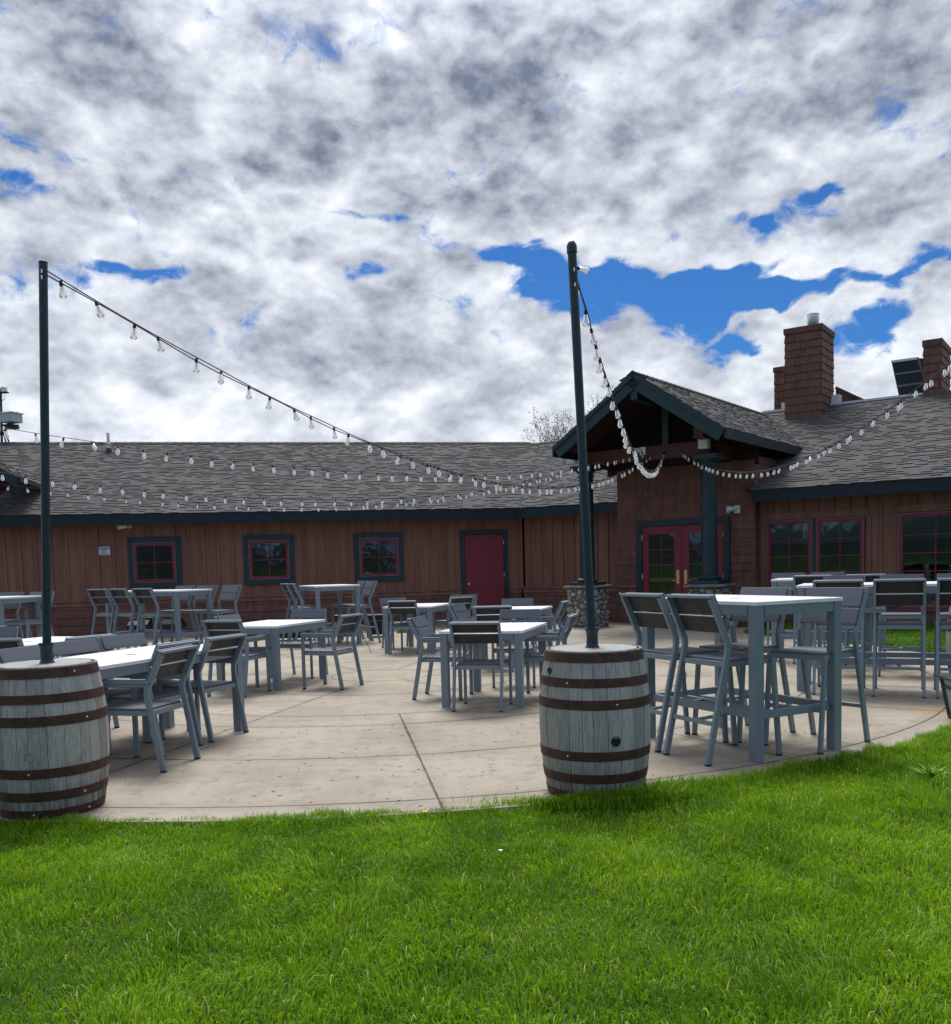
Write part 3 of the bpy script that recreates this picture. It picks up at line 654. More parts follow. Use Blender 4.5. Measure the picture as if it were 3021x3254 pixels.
# side walls, square to the door wall
mb = MB(); courses(mb, FW.w(s_end, 0, 0), -FW.n, (0, 0, 1), FW.e, [(0, -.05), (2.3, -.05), (2.3, 3.5), (0, 3.5)], .17, .14, .42, .016, .024, rg, .006, .004)
courses(mb, FW.w(0, 0, 0), -FW.n, (0, 0, 1), -FW.e, [(0, -.05), (2.3, -.05), (2.3, 3.5), (0, 3.5)], .17, .14, .42, .016, .024, rg, .006, .004)
FW.box(mb, .002, s_end - .002, -2.3, -.002, -.05, 3.5)
bp(mb, 'shingle_siding', MT['shake'], tint=True)
mb = MB(); FW.box(mb, -.012, s_door[0] - .01, -.01, .062, .81, .852); bp(mb, 'water_table_board', MT['batten'], bevel=.004)
mb = MB(); a, b = s_door
FW.box(mb, a, a + .13, -.02, .075, 0, 2.27); FW.box(mb, b - .13, b, -.02, .075, 0, 2.27); FW.box(mb, a + .13, b - .13, -.02, .075, 2.14, 2.27)
dd = bp(mb, 'double_door', MT['teal'], bevel=.004)
mid = (a + b) / 2; zb = .02
for k, (p, q) in enumerate(((a + .137, mid - .004), (mid + .004, b - .137))):
    st, top, bot = .165, .17, .26; lp, lq, lz0, lz1 = p + st, q - st, zb + bot, 2.132 - top
    if k == 0: lp = p + .15
    mb = MB()
    for r_ in ((p, q, lz1, 2.132), (p, q, zb, lz0), (p, lp, lz0, lz1), (lq, q, lz0, lz1)): FW.box(mb, r_[0], r_[1], -.02, .052, r_[2], r_[3])
    mm = (lp + lq) / 2; FW.box(mb, mm - .010, mm + .010, .032, .047, lz0, lz1)
    for j in range(1, 5): zz = lz1 - (lz1 - lz0) * j / 5; FW.box(mb, lp, lq, .033, .0465, zz - .010, zz + .010)
    bp(mb, 'door_leaf', MT['red'], dd, bevel=.003)
    mb = MB(); FW.box(mb, lp, lq, -.02, .012, lz0, lz1); bp(mb, 'window_recess', MT['room'], dd)
    mb = MB(); FW.box(mb, lp, lq, .0380, .0402, lz0, lz1); bp(mb, 'pane', MT['glass'], dd)
    mb = MB(); FW.box(mb, lp + .02, lq - .01, .0200, .0300, .93, 1.01); bp(mb, 'push_bar', MT['brass'], dd)
    hx = (q - .085) if k == 0 else (p + .085)
    mb = MB(); FW.box(mb, hx - .034, hx + .034, .053, .064, .88, 1.17); sgn = -1 if k == 0 else 1
    mb.lathe([(.018, 0), (.018, .04), (0, .042)], 14, FW.w(hx, .064, .95), FW.n)
    mb.tube([FW.w(hx, .098, .95), FW.w(hx + sgn * .13, .098, .952)], .012)
    mb.lathe([(.020, 0), (.020, .012), (0, .013)], 14, FW.w(hx, .064, 1.09), FW.n)
    bp(mb, 'handle', MT['brass'], dd, bevel=.002)
    hs = p - .004 if k == 0 else q + .004
    for zz in (.35, 1.05, 1.9):
        mb = MB(); mb.tube([FW.w(hs, .060, zz - .06), FW.w(hs, .060, zz + .06)], .010); bp(mb, 'hinge', MT['chrome'], dd)

# ---- right wing wall and windows
board_wall(FC, -.3, .12, .05, ZE, [], .1, .3)
gC = [(.10, 2.08, .33, 2.16), (2.62, 4.6, .33, 2.19)]
board_wall(FC, .12, 7.5, .42, ZE - .02, gC, .12, .30)
shake_wall(FC, .0, 7.5, -.1, .40, expo=.178, wl=.5, wh=1.3)
mb = MB(); FC.box(mb, 0, 7.5, -.01, .050, .385, .418)
for q in ((.04, 2.12, 2.155, 2.30), (2.56, 4.7, 2.185, 2.33), (.02, .135, .42, 2.154), (2.06, 2.16, .42, 2.154)): FC.box(mb, q[0], q[1], -.01, .028, q[2], q[3])
bp(mb, 'window_trim', MT['batten'], bevel=.003)
window(FC, .14, 1.05, .33, 2.14, 0, 2, 5, 'red', .40); window(FC, 1.13, 2.04, .33, 2.14, 0, 2, 5, 'red', .40)
mb = MB(); FC.box(mb, 1.055, 1.125, -.02, .064, .33, 2.14); bp(mb, 'mullion_post', MT['teal'])
window(FC, 2.66, 3.95, .30, 2.165, 0, 2, 5, 'red', .42); window(FC, 4.02, 5.3, .30, 2.165, 0, 2, 5, 'red', .42)

# ---- gabled porch roof on two columns
CL = Vector((2.47, 20.22, 0)); FG = Fr(CL, 35); CRs = 2.75; GA = 1.15      # column line; gable face stands GA in front
FGf = Fr(FG.w(0, GA, 0), 35)
sL, zL = FGf.hit(1757, 1421); sR, zR = FGf.hit(2302, 1357); sX, zX = FGf.hit(2011, 1183)

gl = 8.6; RD = Vector((math.sin(R(37)), math.cos(R(37)), 0))
for tip, sg, zt in ((sL, -1, zL), (sR, 1, zR)):
    dx = abs(tip - sX); ht = zX - zt; Ls = math.hypot(dx, ht); U = (FG.e * (-sg) * dx / Ls + Vector((0, 0, ht / Ls))); N = (FG.e * sg * ht / Ls + Vector((0, 0, dx / Ls)))
    O = FGf.w(tip, .02, zt); E_ = RD
    mb = MB(); 
    if sg == 1: cv = [(0, 0), (5.0, 0), (gl, Ls * .98), (gl, Ls), (0, Ls)]
    else: cv = [(0, 0), (3.2, 0), (6.5, Ls), (0, Ls)]
    courses(mb, O, E_, U, N, cv, .115, .10, .24, .006, .018, rg)
    cc = [O + E_ * p[0] + U * p[1] - N * .003 for p in cv]; mb.quad(cc, .5); mb.quad([p - N * .04 for p in cc], .5)
    bp(mb, 'porch_roof', MT['roof'], tint=True)
    # barge board in two steps, following the slope, mitred at the peak
    mb = MB()
    def rake(d0, d1, n0, n1, ext):
        e = FGf.e * (-sg)
        def P(along, nn, dd): # along slope from tip, nn below the roof surface
            return O + U * along - N * nn + FG.n * dd
        cut = lambda nn: Ls + nn * ht / dx * .0 
        # mitre: end where the plane s = sX is met
        def endp(nn, dd):
            # distance along U so that horizontal position equals sX
            k = (dx - nn * ht / Ls * 1.0) / (dx / Ls); k = (dx + nn * (ht / Ls)) / (dx / Ls) if False else (dx + (-nn) * -(ht / Ls)) / (dx / Ls)
            return P(k, nn, dd)
        q = [P(ext, n0, d1), endp(n0, d1), endp(n1, d1), P(ext + (n1 - n0) * ht / dx * .0, n1, d1), P(ext, n0, d0), endp(n0, d0), endp(n1, d0), P(ext, n1, d0)]
        idx = [(0, 1, 2, 3), (7, 6, 5, 4), (0, 4, 5, 1), (3, 2, 6, 7), (0, 3, 7, 4), (1, 5, 6, 2)]
        for f in idx: mb.quad([q[i] for i in f])
    rake(-.05, -.012, .008, .27, -.02); rake(-.011, .018, .006, .085, -.03)
    bp(mb, 'barge_board', MT['teal'])
    # dark soffit and side fascia
    mb = MB(); A0 = FGf.w(tip, 0, zt); 
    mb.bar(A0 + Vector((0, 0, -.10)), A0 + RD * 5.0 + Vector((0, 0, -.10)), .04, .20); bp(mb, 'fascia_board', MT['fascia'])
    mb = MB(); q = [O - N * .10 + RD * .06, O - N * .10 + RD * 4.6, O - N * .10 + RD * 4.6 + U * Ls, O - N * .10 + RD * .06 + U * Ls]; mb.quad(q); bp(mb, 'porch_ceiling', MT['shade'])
# ridge caps of the porch
mb = MB(); p0 = FGf.w(sX, .04, zX + .02)
for k in range(34):
    for sg in (1, -1): mb.quad([p0 + RD * (.21 * k) + Vector((0, 0, .014)), p0 + RD * (.21 * (k + 1.05)) + Vector((0, 0, .004)), p0 + RD * (.21 * (k + 1.05)) + FG.e * sg * .13 + Vector((0, 0, -.085)), p0 + RD * (.21 * k) + FG.e * sg * .13 + Vector((0, 0, -.075))], rg.random())
bp(mb, 'ridge_cap', MT['roof'], tint=True)
zb0, zb1 = 3.46, 3.70
mb = MB(); FG.box(mb, -.02, CRs + .06, -.13, .13, zb0, zb1); FG.box(mb, -.03, CRs + .07, -.15, .15, zb1 + .001, zb1 + .03); bp(mb, 'porch_beam', MT['beam'], bevel=.006)
for q in (-.02, CRs + .03):
    mb = MB(); FG.box(mb, q - .10, q + .10, -.6, .62, zb1 + .032, zb1 + .24); bp(mb, 'outrigger_beam', MT['beam'], bevel=.006)
    mb = MB(); FG.box(mb, q - .11, q + .11, -1.2, -.14, zb0, zb1); bp(mb, 'porch_beam', MT['beam'])
mb = MB(); FG.box(mb, sX + .12, sX + .26, -.09, .09, zb1 + .03, zX - .30); bp(mb, 'king_post', MT['teal'], bevel=.004)
mb = MB(); FGf.box(mb, sX - .07, sX + .07, -.9, -.02, zX - .52, zX - .24); bp(mb, 'ridge_beam', MT['teal'], bevel=.004)
# gable wall well behind the posts
mb = MB(); hh = 1.0
def gp(s, z, d=.0): return FW.w(s, d, z)
offs = (FW.w(0, 0, 0) - FG.w(0, 0, 0)).dot(FG.e)
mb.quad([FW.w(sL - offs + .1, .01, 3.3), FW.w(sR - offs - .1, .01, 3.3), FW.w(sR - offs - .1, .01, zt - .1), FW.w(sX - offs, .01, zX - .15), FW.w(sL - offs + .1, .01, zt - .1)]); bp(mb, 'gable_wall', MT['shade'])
def column(sc_, seed):
    c = FG.w(sc_, 0, 0); rs = random.Random(seed)
    mb = MB(); r = .155
    mb.lathe([(.165, 1.06), (.160, 1.5), (.150, 3.18), (.150, 3.20)], 32, c); 
    col = bp(mb, 'column', MT['teal'], smooth=True)
    mb = MB(); mb.lathe([(.22, .975), (.235, 1.0), (.235, 1.02), (.20, 1.035), (.195, 1.05), (.17, 1.06)], 32, c); mb.box((c.x, c.y, .935), (.60, .60, .075), FG.e, -FG.n); bp(mb, 'column_base', MT['teal'], col, smooth=True)
    mb = MB(); mb.lathe([(.150, 3.20), (.175, 3.215), (.175, 3.235), (.155, 3.25), (.155, 3.29), (.21, 3.34), (.215, 3.36), (0, 3.36)], 32, c); mb.box((c.x, c.y, 3.41), (.50, .50, .095), FG.e, -FG.n); bp(mb, 'capital', MT['teal'], col, smooth=True)
    # rubble pedestal: rounded fieldstones packed over a mortar core
    hw = .335; H_ = .84
    mb = MB(); mb.box((c.x, c.y, H_ / 2), (hw * 2 - .03, hw * 2 - .03, H_), FG.e, -FG.n)
    ped = bp(mb, 'stone_pedestal', MT['mortar'], col)
    mb = MB()
    for fi, (ax, nn) in enumerate(((FG.e, FG.n), (-FG.n, FG.e), (-FG.n, -FG.e))):
        pts = []; tries = 0
        while tries < 3400:
            tries += 1; ra = rs.choice((.125, .105, .09, .08, .065)) if tries < 700 else rs.choice((.08, .065, .055, .045)) if tries < 1900 else rs.choice((.042, .034, .026)); u_ = rs.uniform(-hw + ra * .6, hw - ra * .6); z_ = rs.uniform(ra * .7, H_ - ra * .7); asp = rs.uniform(.65, .95)
            if all(math.hypot(u_ - p[0], (z_ - p[1]) * 1.15) > (ra + p[2]) * .93 for p in pts): pts.append((u_, z_, ra, asp))
        for k, (u_, z_, ra, asp) in enumerate(pts):
            q = c + ax * u_ + nn * (hw - .035)
            bm = MB(); bm.ico((0, 0, 0), (ra, .055, ra * asp), rs.random(), 2, seed * 100 + k, .07); th = rs.uniform(-.35, .35)
            base = len(mb.v); tn = rs.random()
            for vx, vy, vz in bm.v:
                a_ = vx * math.cos(th) - vz * math.sin(th); b_ = vx * math.sin(th) + vz * math.cos(th); p = q + ax * a_ + nn * vy; mb.v.append((p.x, p.y, max(.0, z_ + b_)))
            for f in bm.f: mb.f.append(tuple(base + i for i in f)); mb.t.append(tn)
    bp(mb, 'fieldstones', MT['stone'], ped, smooth=True, tint=True)
    mb = MB(); n = 9
    mb.box((c.x, c.y, .868), (.80, .80, .052), FG.e, -FG.n); bp(mb, 'cap_slab', MT['capstone'], ped, bevel=.012)
column(0.0, 3); column(CRs, 8)

# ---- chimneys, rooftop equipment
def on_roof(u, v, O, N): return gplane(u, v, O, N)
q = on_roof(2608, 1322, OC, NC)                          # near bottom corner of the main chimney
def chimney(P, wa, wb, zt_, name='chimney', zb=None, cap=.10):
    """P near corner; runs wa back along -e and wb back along the depth direction"""
    c = P - FC.e * wa / 2 - FC.n * wb / 2; zb = P.z - .6 if zb is None else zb
    mb = MB(); mb.box((c.x, c.y, (zb + zt_) / 2), (wa - .01, wb - .01, zt_ - zb), FC.e, -FC.n)
    for O_, E_, N_, L in ((P - FC.e * wa, FC.e, FC.n, wa), (P, -FC.n, FC.e, wb), (P - FC.e * wa, -FC.n, -FC.e, wb)):
        courses(mb, (O_.x, O_.y, 0), E_, (0, 0, 1), N_, [(0, zb), (L, zb), (L, zt_ - cap), (0, zt_ - cap)], .19, .13, .36, .018, .030, rg, .006, .004)
    ch = bp(mb, name, MT['shake'], tint=True)
    mb = MB(); mb.box((c.x, c.y, zt_ - cap / 2 - .02), (wa + .07, wb + .07, cap + .04), FC.e, -FC.n); bp(mb, 'chimney_cap', MT['shake'], ch, bevel=.006); return ch, c
def z_at(p, u, v):
    d = ray(u, v); t = math.hypot(p.x, p.y) / math.hypot(d.x, d.y); return CAM_H + d.z * t
zt1 = z_at(q, 2612, 1027)
ch, cc = chimney(q, .86, 1.15, zt1)
mb = MB(); fc = q - FC.e * .30 - FC.n * .42
mb.lathe([(.135, zt1 - .02), (.135, zt1 + .05), (.142, zt1 + .06), (.142, zt1 + .33), (.148, zt1 + .335), (.148, zt1 + .35), (.13, zt1 + .352), (.125, zt1 + .2)], 28, (fc.x, fc.y, 0)); bp(mb, 'flue_cap', MT['chrome'], ch, smooth=True)
q2 = q - FC.e * .30 - FC.n * 2.6
p2 = gplane(2503, 1334, q - FC.n * 2.3, FC.n); p2.z = 4.6
chimney(p2 + FC.e * .06, .42, .9, z_at(p2, 2495, 1163), zb=4.4)
# low parapet running back behind the ridge
pp = FC.w(0, .5 - 6.25, 0); K1, K2, K3 = gplane(2655, 1236, pp, FC.n), gplane(2748, 1279, pp, FC.n), gplane(2655, 1300, pp, FC.n)
mb = MB(); bk_ = -FC.n * .18; dn = Vector((0, 0, -.55)); f4 = [K1, K2, K2 + dn, K1 + dn * 1.6]; mb.quad(f4[::-1]); mb.quad([p + bk_ for p in f4]); mb.quad([K1, K1 + bk_, K2 + bk_, K2]); mb.quad([K2, K2 + bk_, K2 + bk_ + dn, K2 + dn])
bp(mb, 'parapet', MT['shake'])
mb = MB(); mb.bar(K1 + bk_ * .5 + Vector((0, 0, .03)), K2 + bk_ * .5 + Vector((0, 0, .03)), .24, .07); bp(mb, 'parapet_cap', MT['roof'])
bx = q - FC.n * 1.0 + FC.e * .10
mb = MB(); mb.box((bx.x, bx.y, z_at(bx, 2650, 1275)), (.24, .22, .28), FC.e, -FC.n); bp(mb, 'junction_box', MT['white'], bevel=.008)
bx = p2 + FC.e * .05 + FC.n * .3
mb = MB(); mb.box((bx.x, bx.y, z_at(bx, 2488, 1296)), (.24, .12, .26), FC.e, -FC.n); bp(mb, 'junction_box', MT['white'], bevel=.008)
# kitchen exhaust hood leaning on the right stack
hp = FC.w(0, .5 - 6.0, 0)
H1 = gplane(2832, 1150, hp, FC.n); H2 = gplane(2917, 1139, hp, FC.n); H3 = gplane(2952, 1248, hp, FC.n); H4 = gplane(2856, 1262, hp, FC.n)
back = -FC.n * .75
mb = MB(); mb.quad([H1, H2, H3, H4]); mb.quad([H1 + back, H4 + back, H3 + back, H2 + back]); mb.quad([H4, H3, H3 + back, H4 + back]); mb.quad([H2, H2 + back, H3 + back, H3]); mb.quad([H1, H4, H4 + back, H1 + back])
hood = bp(mb, 'exhaust_hood', MT['vent'])
mb = MB(); mb.quad([H1 + Vector((0, 0, .03)), H2 + Vector((0, 0, .03)), H2 + back + Vector((0, 0, .03)), H1 + back + Vector((0, 0, .03))][::-1]); mb.bar(H1 + FC.n * .01, H2 + FC.n * .01, .04, .055); bp(mb, 'hood_lid', MT['flash'], hood)
for k in (.36, .70):
    mb = MB(); mb.bar(H1.lerp(H4, k) + FC.n * .01, H2.lerp(H3, k) + FC.n * .01, .02, .05); bp(mb, 'cross_rib', MT['ventg'], hood)
mb = MB(); mb.bar(H2 + FC.n * .015, H3 + FC.n * .015, .03, .05); bp(mb, 'side_rail', MT['ventg'], hood)
V1 = H2; V2 = gplane(2962, 1131, hp, FC.n); V3 = gplane(2962, 1248, hp, FC.n)
mb = MB(); V2b, V3b = V2 + back * .4, V3 + back * .4; mb.quad([V1, V2b, V3b, H3]); mb.quad([V1 + back, H3 + back, V3b + back, V2b + back]); mb.quad([V1, V1 + back, V2b + back, V2b]); bp(mb, 'fan_housing', MT['ventg'], hood)
q5 = gplane(2987, 1252, FC.w(0, .5 - 5.5, 0), FC.n)
chimney(q5 + Vector((0, 0, 0)), .36, 1.4, z_at(q5, 2985, 1075), zb=4.5)
# far left: corner of another gabled porch roof dropping over the wing
lt = gplane(62, 1516, FA.w(0, 1.0, 0), FA.n); lb = gplane(-60, 1449, FA.w(0, 1.0, 0), FA.n)
lt2 = gplane(-120, 1425, FA.w(0, 1.0, 0), FA.n)
mb = MB(); E_ = FA.n; Uv = (lt2 - lt); Ls = Uv.length; Uv.normalize(); Nv = Uv.cross(E_).normalized(); Nv = Nv if Nv.z > 0 else -Nv
courses(mb, lt, -E_, Uv, Nv, [(0, 0), (3.2, 0), (3.2, Ls), (0, Ls)], .135, .1, .34, .006, .017, rg); mb.quad([lt, lt - E_ * 3.2, lt2 - E_ * 3.2, lt2])
bp(mb, 'porch_roof', MT['roof'], tint=True)
mb = MB(); mb.bar(lt - Nv * .11, lt2 - Nv * .11, .05, .20, Nv); mb.bar(lt - Nv * .05 - E_ * .03, lt - Nv * .05 - E_ * 3.0, .05, .09); bp(mb, 'barge_board', MT['teal'])
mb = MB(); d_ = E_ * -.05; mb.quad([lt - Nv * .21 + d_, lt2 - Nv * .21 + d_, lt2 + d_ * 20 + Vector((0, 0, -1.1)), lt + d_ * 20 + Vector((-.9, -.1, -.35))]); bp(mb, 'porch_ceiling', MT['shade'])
# white plumbing vent with its rubber boot
vb = on_roof(346, 1438, OA, NA)
mb = MB(); mb.lathe([(.045, -.1), (.045, .20), (.062, .21), (.062, .24), (.048, .25), (.040, .38), (.040, .52), (.034, .52), (.034, .4)], 16, vb); vp = bp(mb, 'vent_pipe', MT['white'], smooth=True)
mb = MB(); mb.lathe([(.12, -.10), (.085, .06), (.055, .12)], 16, vb); bp(mb, 'pipe_boot', MT['black'], vp, smooth=True)

# ------------------------------------------------------------------ fixtures hung on the building (things of their own)
def thing_at(name, P, ang, label, cat, group=None): return thing(name, label, cat, P, -R(ang), group)
# local frame of these: x along the wall, -y outwards
P = FA.w(1.60, .0, 2.50)
t = thing_at('security_camera', P, -11.2, 'white bullet security camera under the eave above the leftmost window', 'camera')
mb = MB(); mb.lathe([(.045, 0), (.045, .03), (0, .032)], 16, (.10, 0, 0), (0, -1, 0)); mb.tube([(.10, -.03, 0), (.06, -.10, -.01), (.03, -.13, 0)], .018); mb.build('mount', MT['white'], t, smooth=True)
mb = MB(); ax = Vector((-.9, -.42, -.16)).normalized(); c0 = Vector((.05, -.12, .0)); mb.lathe([(.0, 0), (.042, .002), (.045, .02), (.045, .20), (.040, .21), (.038, .19)], 18, c0, ax); mb.build('camera_body', MT['white'], t, smooth=True)
mb = MB(); mb.lathe([(.038, .195), (.0, .196)], 18, c0, ax); mb.build('lens', MT['black'], t)
mb = MB(); mb.bar(c0 + Vector((0, 0, .056)), c0 + ax * .28 + Vector((0, 0, .056)), .11, .006); mb.build('sun_shield', MT['white'], t, bevel=.002)
# notice sign
sg = [FA.hit(309, 1737), FA.hit(351, 1764)]
sc_x, sc_z = (sg[0][0] + sg[1][0]) / 2, (sg[0][1] + sg[1][1]) / 2
t = thing_at('notice_sign', FA.w(sc_x, .026, sc_z), -11.2, 'small white NOTICE sign with a blue header on the brown siding', 'sign')
signw = mat('sign_white_enamel', (.66, .68, .70), .4, 0, .5, .05); signb = mat('sign_blue_ink', (.02, .05, .20), .5); signk = mat('sign_black_ink', (.02, .02, .025), .6)
mb = MB(); mb.box((0, 0, 0), (.285, .006, .195)); mb.build('sign_plate', signw, t, bevel=.002)
mb = MB(); mb.box((0, -.0035, .058), (.262, .003, .058)); mb.build('header_band', signb, t)
def text(body, size, x, z, m, parent, bold=0.0, shear=0.0, d=-.0056, sx=1.0):
    cu = bpy.data.curves.new('lettering', 'FONT'); cu.body = body; cu.size = size; cu.align_x = 'CENTER'; cu.align_y = 'CENTER'; cu.extrude = .0004; cu.offset = bold; cu.shear = shear
    tmp = bpy.data.objects.new('tmp', cu); me = bpy.data.meshes.new_from_object(tmp); bpy.data.objects.remove(tmp); me.materials.clear(); me.materials.append(m)
    o = bpy.data.objects.new('lettering', me); COL.objects.link(o); o.parent = parent; o.location = (x, d, z); o.rotation_euler = (R(90), 0, 0); o.scale = (sx, 1, 1); return o
text('NOTICE', .062, 0, .057, signw, t, .0018, .25); text('THIS AREA', .030, 0, .006, signk, t, .0006); text('UNDER', .030, 0, -.028, signk, t, .0006); text('SURVEILLANCE', .030, 0, -.066, signk, t, .0008)
# floodlights on the porch wall and beam
def floodlight(P, ang, label):
    t = thing_at('floodlight', P, ang, label, 'light', 'white floodlights')
    mb = MB(); mb.box((.05, -.015, 0), (.13, .03, .16)); mb.build('back_plate', MT['white'], t, bevel=.006)
    mb = MB(); ax = Vector((-.75, -.55, -.15)).normalized(); c0 = Vector((.03, -.06, .02)); mb.lathe([(.0, 0), (.035, .004), (.04, .04), (.075, .16), (.078, .17), (.07, .165)], 18, c0, ax); mb.build('lamp_head', MT['white'], t, smooth=True)
    mb = MB(); mb.tube([(.04, -.03, -.03), (.03, -.07, 0)], .014); mb.build('arm', MT['white'], t); return t
q = FW.hit(2336, 1619); floodlight(FW.w(q[0], .02, q[1]), 35, 'white floodlight on the shingle wall right of the double doors')
q = FG.hit(2044, 1436); floodlight(FG.w(q[0], .135, q[1]), 35, 'white spot lamp clamped to the middle of the porch beam')
for (u, v, lb) in ((1829, 1455, 'white loudspeaker on the left end of the porch beam'), (2245, 1405, 'white loudspeaker on the right end of the porch beam')):
    q = FG.hit(u, v); q = (q[0] + .03, q[1]); t = thing_at('loudspeaker', FG.w(q[0], .22, q[1]), 35, lb, 'speaker', 'white speakers under the porch gable')
    mb = MB(); mb.box((0, 0, 0), (.20, .16, .30)); mb.build('cabinet', MT['white'], t, bevel=.018)
    mb = MB(); mb.box((0, -.083, 0), (.17, .006, .26)); mb.build('grille', mat('speaker_grille', (.52, .54, .58), .6), t, bevel=.006)
    mb = MB(); mb.box((0, .09, 0), (.05, .05, .10)); mb.build('bracket', MT['white'], t)
# hose tap on the wall beside the left pedestal
q = FW.hit(1972, 1905); t = thing_at('wall_tap', FW.w(.06, .02, .68), 35, 'small outdoor tap low on the shingles left of the double doors', 'tap')
mb = MB(); mb.box((0, 0, 0), (.07, .02, .12)); mb.build('tap_plate', MT['ventg'], t, bevel=.004)
mb = MB(); mb.tube([(0, 0, .02), (0, -.06, .02), (0, -.08, -.03)], .012); mb.build('spout', MT['chrome'], t)
# weather mast on the roof at far left
mp = gy(2, 1411, 26.2); t = thing('weather_mast', 'roof mast at the left edge carrying a white instrument box and sensors', 'antenna', mp)
def L(u, v, dy=0): p = gy(u, v, 26.2 + dy); return p - mp
mb = MB(); mb.tube([L(6, 1412), L(2, 1235)], .035); mb.build('mast_pole', MT['polegreen'], t)
for a_, b_ in (((30, 1408), (12, 1365)), ((-12, 1412), (6, 1360)), ((20, 1408), (9, 1372))):
    mb = MB(); mb.tube([L(*a_), L(*b_)], .022); mb.build('brace', MT['polegreen'], t)
mb = MB(); mb.box(L(34, 1330), (.46, .40, .24), (math.cos(.35), -math.sin(.35), 0), (math.sin(.35), math.cos(.35), 0)); bxo = mb.build('instrument_box', mat('pale_grey_box', (.42, .46, .50), .5), t, bevel=.02)
mb = MB(); mb.box(L(34, 1314), (.50, .44, .03), (math.cos(.35), -math.sin(.35), 0), (math.sin(.35), math.cos(.35), 0)); mb.build('box_lid', MT['white'], bxo, bevel=.006)
mb = MB(); mb.box(L(34, 1344), (.12, .14, .12)); mb.box(L(38, 1357), (.36, .12, .12)); mb.tube([L(4, 1352), L(30, 1350)], .03); mb.build('bracket_arm', MT['black'], t)
mb = MB(); mb.tube([L(55, 1318), L(55, 1307)], .010); mb.build('aerial', MT['ventg'], t)
mb = MB(); mb.lathe([(.06, 0), (.085, .01), (.085, .13), (.07, .14), (0, .14)], 18, L(13, 1246)); mb.build('rain_gauge', MT['white'], t, smooth=True)
mb = MB(); mb.box(L(10, 1248), (.30, .08, .03)); mb.tube([L(2, 1278), L(14, 1268), L(16, 1250)], .008); mb.build('sensor_shelf', MT['black'], t)

# ------------------------------------------------------------------ barrels and poles
def barrel(c, label, rot=0.0, group='weathered oak barrels holding the light poles'):
    t = thing('oak_barrel', label, 'barrel', (c[0], c[1], 0), rot, group)
    Hb, rb, rh = .875, .335, .285; rs = random.Random(int(c[0] * 100))
    rad = lambda z: rh + (rb - rh) * (1 - ((z - Hb / 2) / (Hb / 2)) ** 2) ** 1.0
    n = 24; wts = [rs.uniform(.65, 1.35) for _ in range(n)]; S = sum(wts); a = 0.0; mb = MB(); nz = 18
    for k in range(n):
        da = wts[k] / S * 2 * math.pi; gap = .0035; aa = [a + gap, a + da * .33, a + da * .66, a + da - gap]; rk = rs.uniform(-.0018, .0018); tn = rs.random()
        base = len(mb.v)
        for j in range(nz + 1):
            z = Hb * j / nz
            for q, an in enumerate([aa[0]] + aa + [aa[3]]):
                r = rad(z) + rk - (.012 if q in (0, 5) else 0); mb.v.append((r * math.sin(an), r * math.cos(an), z))
        for j in range(nz):
            for q in range(5): i = base + j * 6 + q; mb.f.append((i, i + 6, i + 7, i + 1)); mb.t.append(tn)
        # chime: the stave ends standing above the head
        i = base + nz * 6; m0 = len(mb.v)
        for an in (aa[0], aa[3]): r = rh - .022; mb.v += [(r * math.sin(an), r * math.cos(an), Hb), (r * math.sin(an), r * math.cos(an), Hb - .04)]
        mb.f += [(i + 1, m0, m0 + 2, i + 4), (m0, m0 + 1, m0 + 3, m0 + 2)]; mb.t += [tn, tn]
        a += da
    mb.lathe([(rad(z) - .010, z) for z in [Hb * j / nz for j in range(nz + 1)]], 48, t0=0)
    mb.build('staves', MT['stave'], t, tint=True, smooth=False)
    mb = MB(); nb = 7
    for k in range(nb):
        x0 = -rh + .026 + (2 * rh - .052) * k / nb; x1 = -rh + .026 + (2 * rh - .052) * (k + 1) / nb - .002; pts = []
        for xx in [x0 + (x1 - x0) * i / 6 for i in range(7)]: pts.append((xx, math.sqrt(max(0, (rh - .02) ** 2 - xx * xx))))
        mb.quad([(p[0], -p[1], Hb - .022) for p in pts] + [(p[0], p[1], Hb - .022) for p in reversed(pts)])
    mb.build('barrel_head', MT['head'], t)
    for z0, z1 in ((.006, .056), (.110, .165), (.244, .300), (.543, .599), (.670, .722), (.812, .868)):
        mb = MB(); e = .0035; mb.lathe([(rad(z0) - .004, z0), (rad(z0) + e, z0), (rad((z0 + z1) / 2) + e + .0005, (z0 + z1) / 2), (rad(z1) + e, z1), (rad(z1) - .004, z1)], 64)
        ra = rs.uniform(0, 6.28)
        hoop = mb.build('hoop', MT['rust'], t, smooth=True)
        for an in (R(180) - .35 + rs.uniform(-.1, .1), R(180) + .62):
            zz = (z0 + z1) / 2; rr_ = rad(zz) + e; mb = MB(); dv = Vector((math.sin(an), math.cos(an), 0)); mb.lathe([(.007, -.002), (.006, .003), (0, .0045)], 10, dv * rr_ + Vector((0, 0, zz)), dv); mb.build('rivet', MT['chrome'] if rs.random() < .35 else MT['rust'], hoop, smooth=True)
    return t
